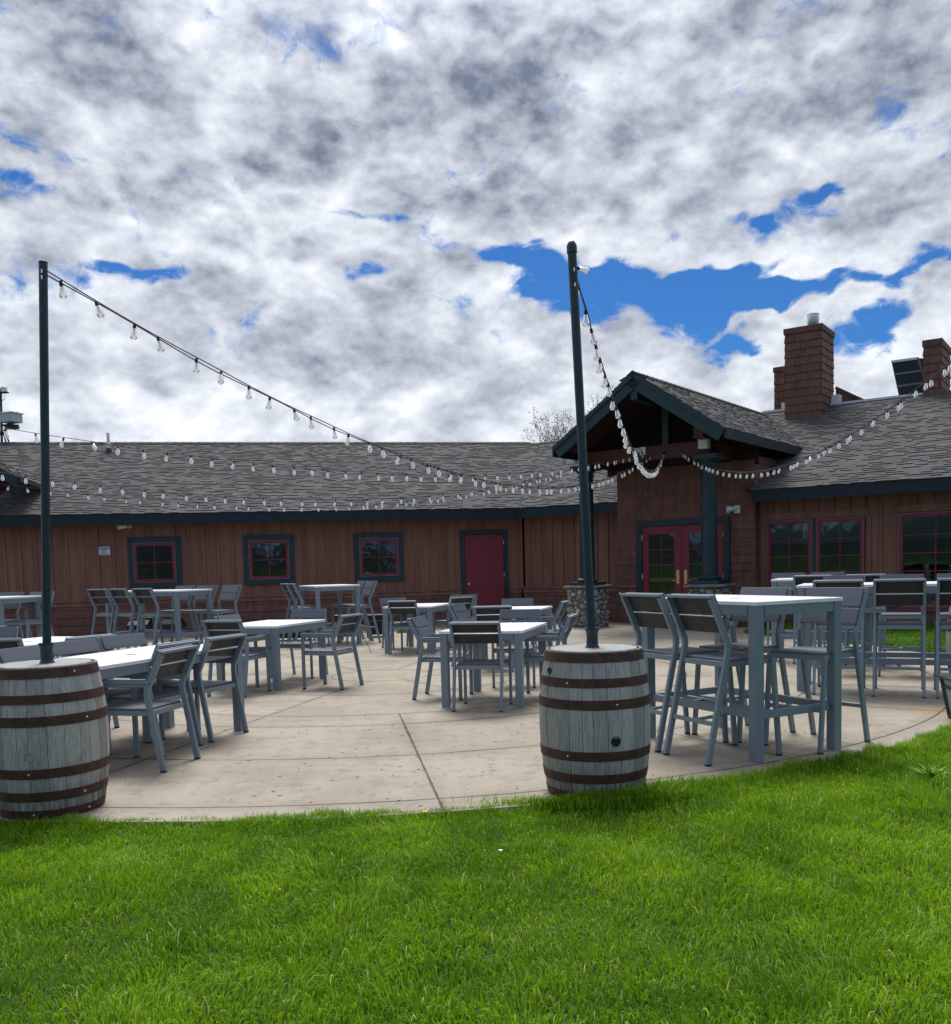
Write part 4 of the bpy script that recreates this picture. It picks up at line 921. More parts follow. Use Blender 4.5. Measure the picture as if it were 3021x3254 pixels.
def hole(t, an, z, r, plug=False):
    Hb, rb, rh = .875, .335, .285; rr_ = rh + (rb - rh) * (1 - ((z - Hb / 2) / (Hb / 2)) ** 2); dv = Vector((math.sin(an), math.cos(an), 0))
    mb = MB()
    if plug: mb.lathe([(r * 1.1, -.008), (r * 1.1, .003), (r, .004), (r * .93, -.0005), (0, -.001)], 24, dv * rr_ + Vector((0, 0, z)), dv); mb.build('bung_plug', MT['stave'], t, smooth=True)
    else:
        mb.lathe([(r * 1.25, -.006), (r * 1.22, .004), (r, .004), (r * .96, .0)], 24, dv * rr_ + Vector((0, 0, z)), dv); mb.build('bung_ring', MT['polegreen'], t, smooth=True)
        mb = MB(); mb.lathe([(r, .0015), (0, .0018)], 24, dv * rr_ + Vector((0, 0, z)), dv); mb.build('bung_hole', MT['room'], t)
B1 = gz(1893, 2546); B1 = B1 * ((B1.y + .265) / B1.y); B2 = gz(172, 2602); B2 = B2 * ((B2.y + .265) / B2.y)
t = barrel(B1, 'grey weathered barrel at centre right with an open bung hole, grass at its foot')
hole(t, R(180) - .24, .36, .024); hole(t, R(180) + 1.12, .755, .016); hole(t, R(180) + .98, .13, .012)
t = barrel(B2, 'grey weathered barrel at the left edge with a plugged bung and rusty hoops', R(40))
hole(t, R(180) - .11 + R(40), .375, .024, True)
t = barrel((5.46, 10.0), 'weathered barrel at the far right edge beyond the bar tables', R(100))
def light_pole(c, top, label, r=.0265, ball=False):
    t = thing('light_pole', label, 'pole', (c[0], c[1], .853), 0, 'dark green string light poles'); T = Vector(top) - Vector((c[0], c[1], .853))
    mb = MB(); mb.tube([(0, 0, .03), T], r, 20); sh = mb.build('pole_shaft', MT['polegreen'], t, smooth=True)
    mb = MB(); mb.lathe([(.068, .0), (.068, .010), (.044, .014), (.042, .030), (.036, .036), (.034, .10), (.036, .105), (.040, .125), (.043, .128), (.043, .142), (.028, .144)], 24); mb.build('flange', MT['polegreen'], t, smooth=True)
    mb = MB(); ax = T.normalized()
    mb.lathe([(r + .004, -.04), (r + .004, -.004), (r + .002, .006), (r * .75, .022), (r * .4, .030), (0, .033)] if ball else [(r + .001, -.006), (r + .001, .001), (0, .002)], 20, T, ax); mb.build('pole_cap', MT['polegreen'], t, smooth=True)
    for k, f in enumerate((.10, .16)):
        p = T * (1 - f * (.6 if ball else .25)); mb = MB(); mb.box(p + Vector((.004, -r - .002, 0)), (.008, .006, .022)); mb.build('pole_clip', MT['chrome'], t)
    return t
T1 = gy(1816, 782, B1.y); T2 = gy(137, 833, B2.y)
c1 = gy(1882, 2062, B1.y); c2 = gy(150, 2110, B2.y)
light_pole((c1.x, c1.y), T1, 'dark green pole with a rounded cap rising from the centre barrel', .0265, True)
light_pole((c2.x, c2.y), T2, 'dark green pole rising from the left barrel', .0245)
T3 = Vector((5.46, 10.0, 3.75)); light_pole((5.46, 10.0), T3, 'dark green pole on the barrel at the far right edge')

# ------------------------------------------------------------------ string lights
def bulb_mesh():
    mb = MB(); mb.lathe([(.0125, -.030), (.016, -.036), (.019, -.050), (.026, -.080), (.0315, -.105), (.030, -.118), (.020, -.130), (.0, -.135)], 14); return mb
_bm = bulb_mesh(); _proto = None
def socket_mesh():
    mb = MB(); mb.lathe([(.0, .006), (.010, .005), (.013, 0), (.013, -.018), (.0155, -.020), (.0155, -.040), (.010, -.042)], 12); return mb
BULB0 = _bm.build('bulb', MT['bulb'], smooth=True); SOCK0 = socket_mesh().build('socket', MT['cable'], smooth=True)
FIL0 = MB(); FIL0.tube([(.004, 0, -.04), (.006, 0, -.085), (0, 0, -.095), (-.006, 0, -.085), (-.004, 0, -.04)], .0022, 5); FIL0 = FIL0.build('filament', mat('filament_stem', (.5, .45, .38), .6))
def string_light(label, P, Qe, sag, us, scale=1.0, twin=True, sd_=1, skew=.0):
    t = thing('string_light', label, 'string lights', P, 0, 'festoon strings of clear bulbs over the patio'); P, Qe = Vector(P), Vector(Qe); rs = random.Random(sd_)
    def cv(f):
        q = P.lerp(Qe, f); g_ = f ** skew if False else f; q.z -= 4 * sag * g_ * (1 - g_) * (1 + skew * (2 * g_ - 1)); return q
    n = 60
    for k in range(2 if twin else 1):
        mb = MB(); mb.tube([cv(i / n) - P + Vector((.010 * k * math.sin(i * .9), 0, (-.014 if k else .012) * (1 - abs(math.sin(i * .55)) * .6))) for i in range(n + 1)], .0042, 5); mb.build('cable', MT['cable'], t)
    # the measured bearings give each bulb its place along the span
    fs = []
    for u in us:
        best = min((abs(proj(cv(i / 800.))[0] - u), i / 800.) for i in range(801)); fs.append(best[1])
    for f in fs:
        p = cv(f) - P; rot = (rs.gauss(0, .16), rs.gauss(0, .16), rs.uniform(0, 6)); s_ = scale
        b = BULB0.copy(); s = SOCK0.copy(); fl = FIL0.copy()
        for o in (b, s, fl): COL.objects.link(o)
        b.parent = t; b.location = p; b.rotation_euler = rot; b.scale = (s_, s_, s_); s.parent = b; fl.parent = b
    return t
beamL = FG.w(.05, .2, 3.47); 
def bm_(u, v): q = FG.hit(u, v); return FG.w(q[0], .16, q[1])
A1 = gy(150, 868, B2.y)
string_light('string of bulbs falling from the left pole to the porch beam', A1, bm_(2075, 1449), .92,
  [190, 301, 427, 503, 627, 702, 788, 858, 934, 988, 1060, 1107, 1172, 1212, 1271, 1306, 1359, 1390, 1438, 1466, 1510, 1538, 1576, 1590, 1633, 1657, 1687, 1709, 1737, 1755, 1787, 1802, 1825, 1843, 1869, 1882, 1902, 1915, 1934, 1945, 1973, 1984, 1998, 2011, 2027, 2040, 2054, 2068], .74, True, 2)
string_light('highest of the three strings running in from the left edge', gy(-60, 1350, 10.3), bm_(2055, 1440), .50,
  [18, 112, 202, 292, 374, 455, 530, 604, 672, 745, 806, 868, 934, 988, 1042, 1097, 1147, 1198, 1246, 1293, 1337, 1382, 1424, 1464, 1506, 1543, 1580, 1617, 1655, 1690, 1717, 1753, 1784, 1818, 1841, 1871, 1894, 1902, 1932, 1951, 1959, 1981, 1999, 2020, 2040], .82, False, 3, .15)
string_light('middle string running in from the left edge across the roof', gy(-70, 1492, 12.6), bm_(1886, 1472), .60,
  [8, 80, 165, 237, 318, 384, 457, 521, 592, 652, 716, 778, 835, 895, 956, 1006, 1066, 1114, 1168, 1215, 1270, 1312, 1364, 1406, 1457, 1497, 1546, 1578, 1631, 1664, 1705, 1735, 1769, 1785, 1817, 1840, 1862], .80, False, 4, .15)
string_light('lowest string running in from the left edge along the eave', gy(-60, 1532, 20.0), bm_(1890, 1478), .70,
  [27, 85, 157, 210, 279, 331, 399, 450, 516, 566, 631, 680, 745, 793, 855, 901, 962, 1007, 1068, 1110, 1150, 1169, 1195, 1212, 1268, 1293, 1309, 1369, 1389, 1407, 1460, 1483, 1530, 1552, 1578, 1610, 1644, 1682, 1719, 1752, 1785, 1820, 1850, 1872], .92, False, 5, .3)
A5 = gy(1833, 893, B1.y)
string_light('string of bulbs dropping from the centre pole to the porch beam', A5, bm_(2118, 1440), .70,
  [1838, 1860, 1877, 1894, 1907, 1922, 1932, 1947, 1957, 1968, 1979, 1988, 1996, 2003, 2010, 2016, 2022, 2031, 2036, 2041, 2046, 2050, 2055, 2060, 2064, 2069, 2074, 2079, 2083, 2086, 2092, 2098, 2101, 2104, 2107, 2109, 2112, 2115, 2118], .74, True, 6)
string_light('string of bulbs climbing from the porch beam to the right edge', bm_(2170, 1430), T3 + Vector((0, 0, -.06)), .85,
  [2172, 2179, 2189, 2206, 2217, 2232, 2243, 2256, 2264, 2280, 2300, 2317, 2338, 2351, 2374, 2393, 2417, 2437, 2462, 2479, 2511, 2524, 2538, 2562, 2574, 2600, 2622, 2637, 2665, 2694, 2704, 2739, 2780, 2819, 2852, 2862, 2913, 2944, 2958, 2998, 3016], .80, True, 7, -.15)
# single bulb sticking out of the centre pole
t = thing('string_bulb', 'lone clear bulb sticking out sideways near the top of the centre pole', 'bulb', gy(1829, 850, B1.y), 0)
b = BULB0.copy(); s = SOCK0.copy(); COL.objects.link(b); COL.objects.link(s); b.parent = t; s.parent = b; b.scale = (.62, .62, .62); b.rotation_euler = (0, R(-75), R(10))
for o in (BULB0, SOCK0, FIL0): bpy.data.objects.remove(o)

# ------------------------------------------------------------------ patio furniture
# local frame: x to the sitter's right, y forward, origin between the rear feet
def armchair():
    t = thing('armchair', 'prototype', 'chair'); hw = .232; F = MT['frame']
    for sg in (-1, 1):
        mb = MB(); mb.path([(sg * hw, -.005, .008), (sg * hw, .086, .50), (sg * hw, .094, .545), (sg * hw, .090, .585), (sg * hw, .078, .61), (sg * hw, -.032, .832)], .026, .042); mb.build('rear_upright', F, t, bevel=.003)
        mb = MB(); mb.path([(sg * hw, .500, .008), (sg * hw, .500, .626)], .026, .036); mb.build('front_leg', F, t, bevel=.003)
        mb = MB(); mb.span((sg * hw - .024, .060, .627), (sg * hw + .024, .520, .645)); mb.span((sg * hw - .012, .08, .600), (sg * hw + .012, .485, .6265)); arm = mb.build('armrest', F, t, bevel=.003)
        mb = MB(); mb.span((sg * hw - .021, .085, .6455), (sg * hw + .021, .505, .655)); mb.build('arm_pad', MT['slat'], arm, bevel=.002)
        for yy in (-.005, .500):
            mb = MB(); mb.span((sg * hw - .0135, yy - .019, 0), (sg * hw + .0135, yy + .019, .012)); mb.build('foot_cap', MT['rubber'], t)
    mb = MB(); h2 = hw - .0135
    mb.span((-h2, .068, .395), (h2, .092, .432)); mb.span((-h2, .486, .395), (h2, .512, .432))
    for sg in (-1, 1): mb.span((sg * h2 - .001, .0925, .395), (sg * (h2 - .022), .4855, .431))
    mb.span((-.012, .0925, .40), (.012, .4855, .425)); mb.build('seat_frame', F, t, bevel=.002)
    for k in range(4):
        y0 = .098 + k * .107; mb = MB(); mb.span((-hw + .016, y0, .4325), (hw - .016, y0 + .099, .448)); mb.build('seat_slat', MT['slat'], t, bevel=.003)
    mb = MB(); mb.bar((-hw - .013, -.036, .843), (hw + .013, -.036, .843), .040, .020); mb.build('top_rail', F, t, bevel=.003)
    ax = Vector((0, -.110, .222)).normalized(); nn = Vector((0, ax.z, -ax.y))
    for k, (a, b) in enumerate(((.022, .130), (.144, .262))):
        c = Vector((0, .078, .61)) + ax * (a + b) / 2 + nn * .034; mb = MB(); mb.box(c, (hw * 2 + .006, .014, b - a), (1, 0, 0), nn, ax); bk = mb.build('back_panel', MT['slat'], t, bevel=.003)
        mb = MB(); mb.box(c - nn * .0085, (hw * 2 - .030, .003, b - a - .006), (1, 0, 0), nn, ax); mb.build('backing_plate', MT['back'], bk)
    return t
def barchair():
    t = thing('bar_chair', 'prototype', 'chair'); hw = .222; F = MT['frame']
    for sg in (-1, 1):
        mb = MB(); mb.path([(sg * hw, -.02, .008), (sg * hw, .150, .735), (sg * hw, .158, .79), (sg * hw, .152, .835), (sg * hw, .138, .86), (sg * hw, .015, 1.125)], .027, .042); mb.build('rear_upright', F, t, bevel=.003)
        mb = MB(); mb.path([(sg * hw, .620, .008), (sg * hw, .560, .690)], .027, .036); mb.build('front_leg', F, t, bevel=.003)
        for yy in (-.018, .619):
            mb = MB(); mb.span((sg * hw - .014, yy - .019, 0), (sg * hw + .014, yy + .019, .012)); mb.build('foot_cap', MT['rubber'], t)
    h2 = hw - .014; mb = MB()
    mb.span((-h2, .128, .655), (h2, .152, .692)); mb.span((-h2, .545, .655), (h2, .575, .692))
    for sg in (-1, 1): mb.span((sg * h2 - .001, .1525, .655), (sg * (h2 - .022), .5445, .691))
    mb.build('seat_frame', F, t, bevel=.002)
    for k in range(4):
        y0 = .155 + k * .107; mb = MB(); mb.span((-hw + .012, y0, .6925), (hw - .012, y0 + .099, .708)); mb.build('seat_slat', MT['slat'], t, bevel=.003)
    mb = MB(); mb.bar((-hw - .013, .010, 1.136), (hw + .013, .010, 1.136), .040, .020); mb.build('top_rail', F, t, bevel=.003)
    ax = Vector((0, -.123, .265)).normalized(); nn = Vector((0, ax.z, -ax.y))
    for a, b in ((.014, .140), (.154, .304)):
        c = Vector((0, .138, .86)) + ax * (a + b) / 2 + nn * .034; mb = MB(); mb.box(c, (hw * 2 + .006, .014, b - a), (1, 0, 0), nn, ax); bk = mb.build('back_panel', MT['slat'], t, bevel=.003)
        mb = MB(); mb.box(c - nn * .0085, (hw * 2 - .030, .003, b - a - .006), (1, 0, 0), nn, ax); mb.build('backing_plate', MT['back'], bk)
    yf = .620 - .060 * .30 / .70; yr = -.02 + .17 * .27 / .735
    mb = MB(); mb.span((-h2, yr - .012, .262), (h2, yr + .012, .290)); mb.span((-h2, yf - .016, .290), (h2, yf + .016, .318)); mb.bar((0, yr + .012, .276), (0, yf - .014, .304), .036, .018)
    mb.build('footrest', F, t, bevel=.002)
    return t
def table(L, W, H, bar):
    """long axis along local y"""
    t = thing('bar_table' if bar else 'dining_table', 'prototype', 'table'); F = MT['frame']; lw = .074
    for sx in (-1, 1):
        for sy in (-1, 1):
            cx, cy = sx * (W / 2 - .042), sy * (L / 2 - .042); mb = MB(); mb.span((cx - lw / 2, cy - lw / 2, .004), (cx + lw / 2, cy + lw / 2, H - .028)); lg = mb.build('leg', F, t, bevel=.004)
            mb = MB(); mb.span((cx - lw / 2 - .012, cy - lw / 2 - .004, 0), (cx + lw / 2 + .012, cy + lw / 2 + .004, .004)); mb.build('foot_plate', MT['chrome'], lg)
    mb = MB(); a, b = W / 2 - .006, L / 2 - .006; i = .080; z0, z1 = H - .098, H - .028
    for sg in (-1, 1):
        mb.span((sg * a, -b + i, z0), (sg * (a - .03), b - i, z1)); mb.span((-a + i, sg * b, z0 + .0005), (a - i, sg * (b - .03), z1))
    mb.build('apron', F, t, bevel=.003)
    if bar:
        z0, z1 = .29, .345; mb = MB()
        for sg in (-1, 1): mb.span((sg * (W / 2 - .060) - .018, -b + i, z0), (sg * (W / 2 - .060) + .018, b - i, z1)); mb.span((-a + i, sg * (L / 2 - .060) - .018, z0), (a - i, sg * (L / 2 - .060) + .018, z1 - .0006))
        mb.build('foot_rail', F, t, bevel=.003)
    mb = MB(); fw = .05
    for sg in (-1, 1): mb.span((sg * W / 2, -L / 2, H - .027), (sg * (W / 2 - fw), L / 2, H)); mb.span((-W / 2 + fw + .001, sg * L / 2, H - .027), (W / 2 - fw - .001, sg * (L / 2 - fw), H - .0006))
    mb.build('top_frame', F if False else MT['ttop'], t, bevel=.003)
    mb = MB(); n = 6; x0, x1 = -W / 2 + fw + .003, W / 2 - fw - .003; wd = (x1 - x0) / n; y0, y1 = -L / 2 + fw + .003, L / 2 - fw - .003
    for k in range(n):
        p, q = x0 + k * wd, x0 + (k + 1) * wd - .004
        if k in (2, 3): mb.span((p, y0, H - .022), (q, -.03, H - .0015)); mb.span((p, .03, H - .022), (q, y1, H - .0015))
        else: mb.span((p, y0, H - .022), (q, y1, H - .0015))
    mb.span((x0 + 2 * wd, -.029, H - .022), (x0 + 2.55 * wd, .029, H - .0015)); mb.span((x0 + 3.4 * wd, -.029, H - .022), (x0 + 4 * wd - .004, .029, H - .0015))
    mb.build('table_top', MT['ttop'], t)
    return t
PROTO = {'arm': armchair(), 'bar': barchair(), 'd4': table(1.24, .83, .755, False), 'd6': table(1.86, .83, .755, False), 'b4': table(1.24, .83, 1.095, True), 'b6': table(1.86, .83, 1.095, True)}
KIDS = {k: kids_of(v) for k, v in PROTO.items()}; used = set()
def place(kind, x, y, fx, fy, label, group):
    """put one down: for chairs (x, y) is midway between the rear feet; (fx, fy) is the facing / long axis"""
    o = PROTO[kind] if kind not in used else copy_tree(PROTO[kind], KIDS[kind]); used.add(kind)
    o.location = (x, y, 0); o.rotation_euler = (0, 0, math.atan2(-fx, fy)); return tag(o, label, None, group)
TG = {'arm': 'grey patio armchairs', 'bar': 'grey bar height chairs', 'd4': 'grey dining height patio tables', 'd6': 'grey dining height patio tables', 'b4': 'grey bar height patio tables', 'b6': 'grey bar height patio tables'}
FURN = [
 ('b6', -7.90, 14.75, .94, -.35, 'bar height table at the far left edge behind the left pole'),
 ('bar', -6.93, 14.95, -.35, -.94, 'bar chair just right of the left pole, facing us beyond the leftmost bar table'),
 ('bar', -7.62, 15.35, -.30, -.95, 'bar chair just left of the left pole, facing us beyond the leftmost bar table'),
 ('bar', -7.05, 12.75, .35, .94, 'bar chair cut by the left edge, back to us at the leftmost bar table'),
 ('b6', None, None, .86, -.50, 'long bar table under the leftmost window with three chairs each side'),
 ('b4', -2.73, 17.47, -.41, .91, 'small bar table standing between the second and third windows'),
 ('d4', -2.49, 11.36, .305, .953, 'square-legged dining table left of the middle of the patio, under the second window'),
 ('d6', -2.74, 7.36, .335, .942, 'long white-topped dining table just behind the left barrel'),
 ('d4', -4.42, 9.15, .40, .92, 'dining table at the left edge mostly hidden behind other chairs'),
 ('d4', -.93, 15.60, .27, .96, 'farthest dining table, standing before the red service door'),
 ('d4', .60, 13.45, .27, .96, 'dining table right of the red door, directly behind the front centre table'),
 ('d4', .21, 9.55, .27, .96, 'front centre dining table left of the centre barrel'),
 ('b4', 1.955, 6.93, -.464, .886, 'nearest bar height table, right of the centre barrel'),
 ('b6', 4.33, 9.55, .91, -.42, 'long bar table at the right edge with a row of chairs along it'),
 ('b4', 4.72, 12.60, .91, -.42, 'rear bar table in front of the right wing windows'),
]
P2 = gz(559, 1877, 1.095) * 1.0
P2 = Vector((P2.x, P2.y, 0)); P2 = P2 * (16.0 / P2.y); c2_ = P2 + Vector((-.86, .50, 0)) * .93 + Vector((.50, .86, 0)) * .415
for k, xx, yy, fx, fy, lb in FURN:
    if xx is None: xx, yy = c2_.x, c2_.y
    n_ = math.hypot(fx, fy); place(k, xx, yy, fx / n_, fy / n_, lb, TG[k])
A2 = Vector((.86, -.50, 0)); S2 = Vector((.50, .86, 0))
for k, al in enumerate((-.66, -.12, .50)):
    q = c2_ + A2 * al - S2 * .80; place('bar', q.x, q.y, S2.x + (-.06, .07, 0)[k], S2.y, ('left', 'middle', 'right')[k] + ' of the three near-side bar chairs at the table under the leftmost window', TG['bar'])
for k, al in enumerate((-.20, .38, 1.02)):
    q = c2_ + A2 * al + S2 * .86; place('bar', q.x, q.y, -S2.x + (0, .05, -.1)[k], -S2.y, ('left', 'middle', 'right')[k] + ' of the three far-side bar chairs at the table under the leftmost window', TG['bar'])
c3 = Vector((-2.73, 17.47, 0)); A3 = Vector((-.41, .91, 0)); S3 = Vector((.91, .41, 0))
for (al, of, sg, lb) in ((-.30, -.80, 1, 'near-left bar chair at the small table between the second and third windows'), (.27, -.80, 1, 'far-left bar chair at the small table between the second and third windows'),
                         (-.30, .78, -1, 'rightmost bar chair at the small table below the third window'), (.30, .78, -1, 'far-right bar chair at the small table below the third window, behind its neighbour')):
    q = c3 + A3 * al + S3 * of; place('bar', q.x, q.y, S3.x * sg, S3.y * sg, lb, TG['bar'])
CH = [
 ('arm', -2.79, 10.28, .33, .94, 'armchair, back to us, at the near end of the table under the second window'),
 ('arm', -1.465, 10.82, -.92, .37, 'armchair turned left at the right side of the table under the second window'),
 ('arm', -2.22, 12.35, -.22, -.975, 'armchair facing the camera at the far end of the table under the second window'),
 ('arm', -3.04, 11.45, .95, -.30, 'armchair on the hidden left side of the table under the second window'),
 ('arm', -2.16, 6.64, -.97, .22, 'nearest armchair of all, on the right side of the long table behind the left barrel'),
 ('arm', -2.32, 7.17, -.925, .34, 'middle of the three armchairs on the right side of the long front-left table'),
 ('arm', -2.10, 7.74, -.925, .38, 'farthest of the three armchairs on the right side of the long front-left table'),
 ('arm', -3.44, 7.05, .93, -.35, 'armchair seen from the front just left of the left pole, nearest at the long table'),
 ('arm', -3.30, 7.60, .90, -.42, 'armchair seen from the front just right of the left pole base at the long table'),
 ('arm', -3.10, 8.15, .88, -.46, 'farthest armchair on the left side of the long table, front panels showing'),
 ('arm', -3.41, 8.18, -.86, .52, 'armchair with a bright top rail behind the long front-left table, turned away left'),
 ('arm', -4.22, 8.15, .05, 1.0, 'armchair cut by the left edge with its back to the camera, behind the left barrel'),
 ('arm', -5.2, 10.00, .15, -1.0, 'armchair at the left edge facing the camera beyond the half-hidden dining table'),
 ('arm', -1.155, 14.85, .30, .95, 'armchair with its back to the camera at the table before the red door'),
 ('arm', -1.42, 16.30, .45, -.89, 'armchair on the left side of the table before the red door, behind its neighbour'),
 ('arm', -.235, 15.95, -.60, .80, 'armchair at the right side of the table before the red door, metal back towards us'),
 ('arm', -.20, 17.05, -.12, -.99, 'armchair facing the camera in front of the red service door'),
 ('arm', -.24, 13.05, .93, -.36, 'armchair with two tilted back panels on the left of the second centre table'),
 ('arm', .24, 12.05, .10, 1.0, 'armchair with its back to the camera at the second centre table'),
 ('arm', .66, 14.35, -.10, -1.0, 'armchair facing the camera at the far end of the second centre table'),
 ('arm', 1.24, 13.05, -.97, .25, 'armchair on the right of the second centre table, beside the left stone pedestal'),
 ('arm', .0, 8.755, .22, .97, 'armchair with its back to the camera at the front centre table'),
 ('arm', -.60, 9.89, .97, -.24, 'armchair on the left side of the front centre table, facing right'),
 ('arm', .98, 9.60, -.97, .25, 'armchair on the right side of the front centre table, beside the centre barrel'),
 ('arm', .53, 10.90, -.22, -.97, 'armchair facing the camera across the front centre table'),
 ('bar', 1.46, 6.37, .894, .447, 'nearest bar chair, back to the camera at the bar table right of the centre barrel'),
 ('bar', 1.22, 6.87, .894, .447, 'bar chair next to the centre barrel, half behind the nearest bar chair'),
 ('bar', 2.36, 7.47, -.83, -.56, 'left of the two bar chairs facing the camera across the nearest bar table'),
 ('bar', 2.75, 7.01, -.78, -.62, 'right of the two bar chairs facing the camera across the nearest bar table'),
 ('bar', 4.11, 8.98, .42, .91, 'bar chair with its back to us, in the clear at the long right-hand bar table'),
 ('bar', 3.60, 9.20, .42, .91, 'bar chair with its back to us, leftmost at the long right-hand bar table'),
 ('bar', 4.62, 8.75, .42, .91, 'bar chair with its back to us at the right edge of the long bar table'),
 ('bar', 4.50, 11.30, -.42, -.91, 'left of the three bar chairs beyond the long right-hand bar table'),
 ('bar', 5.08, 11.05, -.42, -.91, 'middle of the three bar chairs beyond the long right-hand bar table'),
 ('bar', 5.64, 10.80, -.42, -.91, 'bar chair at the right edge facing the camera beyond the long bar table'),
 ('bar', 4.34, 11.93, .42, .91, 'left of the two bar chairs with bright rails at the rear bar table'),
 ('bar', 4.90, 11.65, .42, .91, 'right of the two bar chairs with bright rails at the rear bar table'),
 ('bar', 4.75, 14.05, -.42, -.91, 'left of the two farthest bar chairs, facing the camera below the wing window'),
 ('bar', 5.25, 13.80, -.42, -.91, 'right of the two farthest bar chairs, facing the camera below the wing window'),
]
for k, xx, yy, fx, fy, lb in CH:
    n_ = math.hypot(fx, fy); place(k, xx, yy, fx / n_, fy / n_, lb, TG[k])

# ------------------------------------------------------------------ small things
def tote(x, y, ang, w_, d_, h_, label, group='black totes by the wall'):
    t = thing('storage_tote', label, 'tote', (x, y, 0), R(ang), group)
    mb = MB(); n = 8
    b0, b1 = .86, 1.0; P0 = [(-w_ / 2 * b0, -d_ / 2 * b0, .05), (w_ / 2 * b0, -d_ / 2 * b0, .05), (w_ / 2 * b0, d_ / 2 * b0, .05), (-w_ / 2 * b0, d_ / 2 * b0, .05)]; P1 = [(a[0] / b0, a[1] / b0, h_ - .05) for a in P0]
    mb.quad(P0[::-1]); mb.quad(P1)
    for i in range(4): j = (i + 1) % 4; mb.quad([P0[i], P0[j], P1[j], P1[i]])
    mb.build('tote_body', MT['black'], t, bevel=.02)
    mb = MB(); mb.box((0, 0, h_ - .028), (w_ + .03, d_ + .03, .045)); mb.build('lid', MT['black'], t, bevel=.012)
    mb = MB(); mb.tube([(-w_ * .32, -d_ / 2 - .02, h_ * .70), (-w_ * .28, -d_ / 2 - .03, h_ * .72), (w_ * .28, -d_ / 2 - .03, h_ * .72), (w_ * .32, -d_ / 2 - .02, h_ * .70)], .008); mb.build('handle', MT['ventg'], t)
    for sg in (-1, 1):
        mb = MB(); mb.lathe([(.05, -.02), (.05, .02)], 18, (sg * w_ * .36, -d_ * .40, .05), (1, 0, 0)); mb.build('wheel', MT['rubber'], t)
p = gz(1196, 2025); tote(p.x, p.y + .2, -5, .44, .36, .46, 'black wheeled tote standing alone left of the table before the red door')
p = gz(905, 2037); tote(p.x, p.y + .2, 4, .46, .38, .36, 'black wheeled tote behind the far end of the table under the second window')
p = gz(960, 2036); tote(p.x, p.y + .2, -2, .40, .38, .36, 'black wheeled tote right of its neighbour, behind the chair under the second window')
p = gz(1100, 2024); tote(p.x, p.y + .5, 3, .55, .38, .44, 'low black tote against the wall right of the small bar table')
def uplight(x, y, ang, label):
    t = thing('ground_spotlight', label, 'light', (x, y, -.02), R(ang), 'black spotlights by the wall')
    mb = MB(); mb.tube([(0, 0, 0), (0, 0, .2)], .02); mb.build('stake', MT['black'], t)
    mb = MB(); ax = Vector((.3, .75, .6)).normalized(); mb.box((0, 0, .32), (.42, .20, .26), (1, 0, 0), ax, ax.cross(Vector((1, 0, 0)))); mb.build('lamp_housing', MT['black'], t, bevel=.02)
    mb = MB(); mb.box(Vector((0, 0, .32)) + ax * .12, (.46, .02, .30), (1, 0, 0), ax, ax.cross(Vector((1, 0, 0)))); mb.build('visor', MT['black'], t, bevel=.004)
uplight(-7.0, 19.3, 15, 'black spotlight on the gravel behind the left bar chairs'); uplight(-6.35, 19.4, -20, 'black spotlight on the gravel under the long bar table')
# lantern-like planter at the right edge
p = gz(3018, 2311); t = thing('tapered_planter', 'dark green framed tapered planter with pale panels at the right edge', 'planter', (p.x + .33, p.y + .28, 0), R(-8)); t.scale = (1, 1, .86)
for sx in (-1, 1):
    for sy in (-1, 1): mb = MB(); mb.bar((sx * .13, sy * .13, 0), (sx * .185, sy * .185, .40), .026, .026); mb.build('corner_post', MT['polegreen'], t)
mb = MB()
for sx, sy in ((0, -1), (0, 1), (1, 0), (-1, 0)):
    for zz, w_ in ((.03, .137), (.31, .172)):
        X = Vector((-sy, sx, 0)); mb.bar(Vector((sx, sy, 0)) * w_ - X * w_ + Vector((0, 0, zz)), Vector((sx, sy, 0)) * w_ + X * w_ + Vector((0, 0, zz)), .020, .024)
mb.build('cross_bar', MT['polegreen'], t)
pg = mat('pale_panel', (.30, .38, .34), .4)
for sx, sy in ((0, -1), (0, 1), (1, 0), (-1, 0)):
    X = Vector((-sy, sx, 0)); N_ = Vector((sx, sy, 0)); mb = MB(); mb.quad([N_ * .128 - X * .125 + Vector((0, 0, .02)), N_ * .128 + X * .125 + Vector((0, 0, .02)), N_ * .176 + X * .172 + Vector((0, 0, .39)), N_ * .176 - X * .172 + Vector((0, 0, .39))]); mb.build('side_panel', pg, t)
mb = MB(); mb.box((0, 0, .415), (.47, .47, .028)); mb.build('rim', MT['polegreen'], t, bevel=.005)

